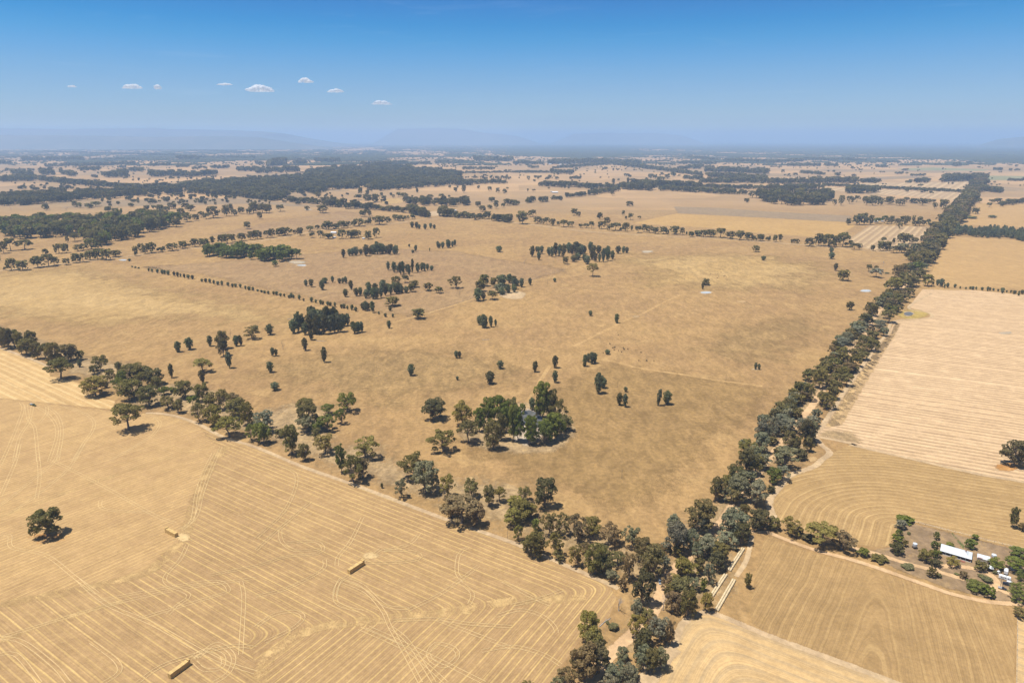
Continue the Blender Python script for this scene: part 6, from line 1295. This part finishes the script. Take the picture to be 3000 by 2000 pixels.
# ------------------------------------------------------------------ small fair weather clouds
m_, g = mat("cloud_white"); lw = g.n('ShaderNodeLayerWeight'); lw.inputs[0].default_value = .35
d1 = g.n('ShaderNodeBsdfDiffuse'); g.put(d1.inputs[0], (.92, .93, .95)); d2 = g.n('ShaderNodeBsdfTranslucent'); g.put(d2.inputs[0], (.95, .95, .95)); mx = g.n('ShaderNodeMixShader'); mx.inputs[0].default_value = .5
g.nt.links.new(d1.outputs[0], mx.inputs[1]); g.nt.links.new(d2.outputs[0], mx.inputs[2]); tr_ = g.n('ShaderNodeBsdfTransparent'); m2 = g.n('ShaderNodeMixShader')
nz = g.noise(g.pos(), .0042, 5, .7); al = g.m('MULTIPLY', g.step(lw.outputs['Facing'], .99, .45), g.step(nz, .30, .54)); g.nt.links.new(g.m('MULTIPLY', al, .78), m2.inputs[0])
g.nt.links.new(tr_.outputs[0], m2.inputs[1]); g.nt.links.new(mx.outputs[0], m2.inputs[2]); o_ = g.n('ShaderNodeOutputMaterial'); g.nt.links.new(m2.outputs[0], o_.inputs[0]); M_CLOUD = m_
def cloud(x0, x1, yb, yt, label, seed, puffs=16, thin=False):
    rs = random.Random(seed); zb = 2300.0; v = -(yb - 1000) / FPX; dz = -sp + v * cp; t = (zb - H) / dz
    Yd = (cp + v * sp) * t; k = t / FPX; cx_ = ((x0 + x1) / 2 - 1500) * k; W_ = (x1 - x0) * k; Hh = (yb - yt) * k
    bm = bmesh.new()
    for i in range(puffs):
        u = (i + .5) / puffs * 2 - 1 + rs.uniform(-.1, .1); env = max(.12, (1 - u * u)) ** .7 * (1 - .25 * u * rs.random()); r_ = max(.18 * Hh, Hh * env * rs.uniform(.35, .55))
        c_ = Vector((u * W_ * .45, rs.uniform(-.25, .25) * W_ * .6, r_ * .75 + rs.uniform(0, 1) * max(0, Hh * env - 1.6 * r_)))
        q = bmesh.ops.create_icosphere(bm, subdivisions=3, radius=r_, matrix=Matrix.Translation(c_) @ Matrix.Diagonal((W_ / puffs / r_ * 1.9 if W_ / puffs > r_ * .8 else 1.35, 1.3, 1, 1)))
        for vv in q['verts']:
            d = vv.co - c_; f = 1 + .16 * math.sin(d.x * 9 / r_ + i) * math.sin(d.y * 7 / r_ + 2 * i) + .12 * math.sin(d.z * 13 / r_ + d.x * 11 / r_); vv.co = c_ + d * f
            if vv.co.z < 0: vv.co.z *= .25
    me = D.meshes.new("cloud"); bm.to_mesh(me); bm.free(); me.materials.append(M_CLOUD)
    t_o = D.objects.new("t", me); COL.objects.link(t_o); rm = t_o.modifiers.new("r", 'REMESH'); rm.mode = 'VOXEL'; rm.voxel_size = Hh / 16; rm.use_smooth_shade = True
    me = D.meshes.new_from_object(t_o.evaluated_get(bpy.context.evaluated_depsgraph_get())); me.name = "cloud"; D.objects.remove(t_o)
    if not me.materials: me.materials.append(M_CLOUD)
    for p_ in me.polygons: p_.use_smooth = True
    o = link("cloud", me); o.location = (cx_, Yd, zb); tag(o, label, "cloud", "small clouds low in the left of the sky")
for a_ in ((363, 415, 260, 246, "flat small cloud second in size at the left of the sky", 1), (721, 805, 270, 250, "largest cloud with a domed top, low in the sky left of centre", 2, 20), (877, 916, 243, 229, "highest small cloud right of the largest one", 3, 10), (965, 1003, 271, 260, "thin wisp of cloud below and right of the highest one", 4, 8), (1090, 1145, 307, 295, "lowest flat cloud farthest to the right", 5, 12), (456, 471, 262, 249, "tiny upright wisp right of the flat left cloud", 6, 5), (642, 678, 250, 244, "faint thin streak of cloud left of the largest one", 7, 7), (200, 220, 256, 250, "tiny faint wisp farthest to the left", 8, 5)):
    cloud(*a_)

# ------------------------------------------------------------------ the air
m_ = D.materials.new("haze"); m_.use_nodes = True; g = G(m_.node_tree)
pv = g.n('ShaderNodeVolumePrincipled'); pv.inputs['Color'].default_value = (.45, .665, 1.0, 1); pv.inputs['Density'].default_value = 5.5e-5; pv.inputs['Anisotropy'].default_value = 0.0
ou = g.n('ShaderNodeOutputMaterial'); g.nt.links.new(pv.outputs[0], ou.inputs['Volume'])
mb = MB(); mb.box((0, 41000, 484), (200000, 92000, 970)); tag(mb.build("haze", m_), "thin blue summer haze over the plain", kind='stuff')
